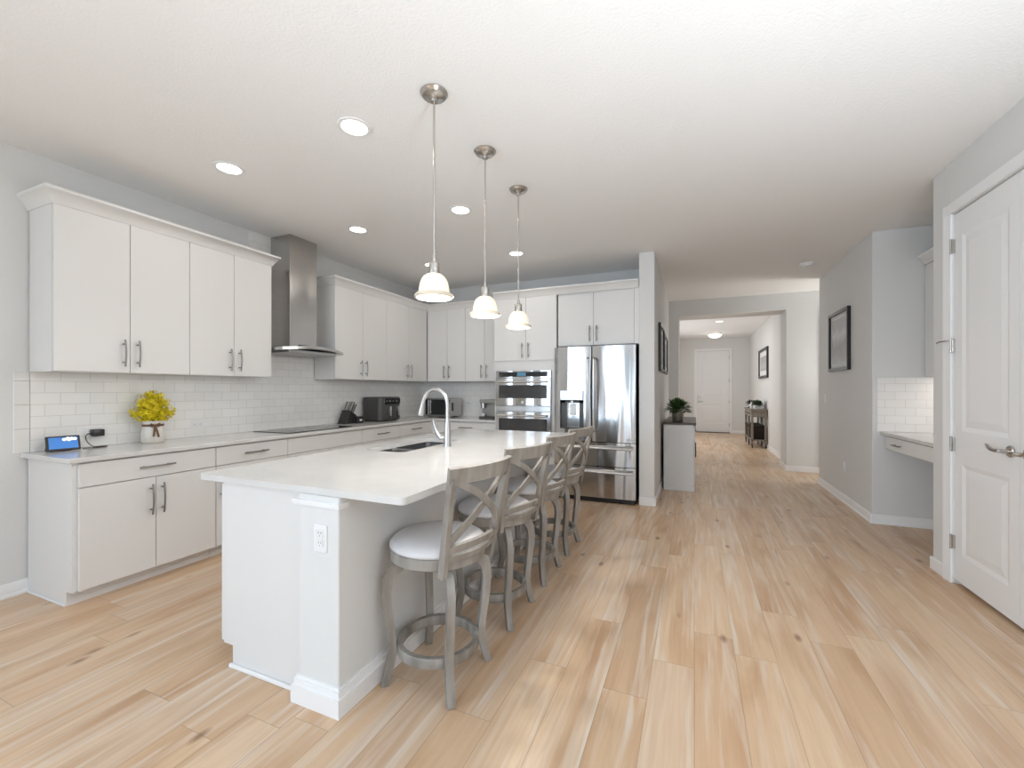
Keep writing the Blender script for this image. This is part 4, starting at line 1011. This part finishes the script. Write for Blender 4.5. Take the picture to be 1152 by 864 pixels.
# cart in the entry
ct = thing('console_cart', 'narrow grey wood console cart on casters in the entry hall', 'cart', (1.33, 11.65, 0))
c0, c1, e0, e1 = 1.19, 1.50, 11.05, 12.35
MB().box(c0 - .02, c1 + .008, e0 - .02, e1 + .02, .845, .875, .004).build('top', M_cart, ct)
MB().box(c0 + .012, c1 - .005, e0 + .012, e1 - .012, .70, .845).build('drawer_case', M_cart, ct)
for x in (c0, c1 - .045):
    for y in (e0, (e0 + e1) / 2 - .022, e1 - .045): MB().box(x, x + .045, y, y + .045, .09, .845, .003).build('leg', M_cart, ct)
MB().box(c0, c1, e0, e1, .16, .19, .003).build('lower_shelf', M_cart, ct)
for k in range(2):
    y0 = e0 + .06 + k * .62; d = MB().box(c0 + .002, c0 + .012, y0, y0 + .54, .715, .83, .002).build('drawer', M_cart, ct)
    for yy in (y0 + .12, y0 + .42): MB().lathe([(0, 0), (.006, 0), (.006, .012), (.015, .02), (.012, .03), (0, .032)], (c0 - .03, yy, .772), 14, 'x').build('knob', M_black, d)
for x in (c0 + .022, c1 - .022):
    for y in (e0 + .022, (e0 + e1) / 2, e1 - .022): MB().cyl(.038, (x - .012, y, .038), .024, 20, 'x', .003).box(x - .016, x + .016, y - .012, y + .012, .06, .095).build('caster', M_black, ct)
for k, lab in enumerate(('dark fabric storage bin on the lower cart shelf, nearer to the kitchen', 'dark fabric storage bin on the lower cart shelf, nearer to the front door')):
    y0 = e0 + .075 + k * .60
    b = thing('storage_bin', lab, 'bin', (1.345, y0 + .25, .19), 'fabric bins on the cart')
    MB().prism([(c0 + .02, .191), (c1 - .01, .191), (c1 - .01, .50), (c0 - .015, .50)], 1, y0, y0 + .50, .01).build('body', M_fabric_dark, b)
    MB().box(c0 - .017, c0 - .010, y0 + .19, y0 + .31, .42, .45, .003).build('handle', M_twine, b)
pb = thing('planter', 'white planter box of dark greenery on the entry cart', 'plant', (1.36, 11.4, .875))
MB().prism([(1.29, .876), (1.43, .876), (1.45, .965), (1.27, .965)], 1, 11.2, 11.62, .006).build('box', M_plate, pb)
mb = MB(); 
for k in range(5):
    f2 = foliage(1.36, 11.24 + .085 * k, .955, 90, .085, .05, .09, .012, 30 + k); mb._merge(f2.bm)
mb.build('foliage', M_dgreen, pb, 180)
bt = thing('bottle', 'small white bottle beside the planter on the entry cart', 'bottle', (1.25, 11.55, .875))
MB().lathe([(0, .876), (.028, .876), (.03, .882), (.03, .96), (.022, .985), (.010, 1.0), (.010, 1.015), (0, 1.015)], (1.25, 11.60, 0), 20).build('body', M_plate, bt)
MB().lathe([(0, 1.0155), (.011, 1.0155), (.011, 1.035), (0, 1.035)], (1.25, 11.60, 0), 14).build('cap', M_plate, bt)
kd = thing('table_ornament', 'small dark leafy ornament at the far end of the entry cart', 'ornament', (1.27, 11.95, .875))
MB().lathe([(0, .876), (.05, .876), (.055, .89), (.035, .91), (0, .915)], (1.27, 11.95, 0), 20).build('base', M_black, kd)
foliage(1.27, 11.95, .955, 110, .085, .05, .09, .012, 77).build('foliage', M_dgreen, kd, 180)

# ------------------------------------------------------------------ desk nook on the right
dk = thing('desk', 'white quartz desk top in the right nook', 'desk', (2.0, 4.73, CT1))
MB().box(1.69, 2.338, 4.157, 5.318, CT0, CT1, .003).build('slab', M_quartz, dk)
dd = thing('desk_drawer_unit', 'white shallow drawer unit under the nook desk top', 'drawer', (2.0, 4.74, .76))
MB().box(1.725, 2.338, 4.22, 5.235, .765, CT0 - .001).box(1.76, 2.338, 5.235, 5.318, .765, CT0 - .001).box(1.76, 2.338, 4.157, 4.22, .765, CT0 - .001).build('carcass', M_cab, dd)
d = fb('-x', 1.705, 4.222, 5.232, .758, CT0 - .008, -.019, 0, .0015).build('drawer', M_cab, dd)
pull('-x', 1.705, 4.945, .815, .16, False, d)
tag(MB().box(1.668, 2.338, 5.309, 5.3195, CT1 + .0005, 1.447, .001).build('backsplash', M_tile_x), 'white subway tile panel above the nook desk on the right', 'backsplash')
area_light('nook_task_light', (2.2, 4.8, 1.44), (0, 0, 0), .1, .9, 2.2, (1, .9, .82))
nc = thing('wall_cabinet', 'white upper cabinet in the right nook, half hidden behind the pantry wall', 'cabinet', (2.18, 4.74, 1.449))
MB().box(2.052, 2.338, 4.145, 5.306, 1.449, 2.53).build('carcass', M_cab, nc)
for (p, q, h) in ((4.147, 4.725, 1), (4.725, 5.304, -1)):
    d = fb('-x', 2.03, p + G, q - G, 1.452, 2.515, -.02, 0, .0015).build('door', M_cab, nc)
    pull('-x', 2.03, q - .042 if h > 0 else p + .042, 1.585, .19, True, d)
mb = MB().prism([(2.052, 2.53), (2.024, 2.518), (2.018, 2.53), (1.985, 2.585), (1.974, 2.59), (1.974, 2.61), (2.09, 2.61), (2.09, 2.53)], 1, 4.145, 5.306)
mb.build('crown', M_cab, nc)
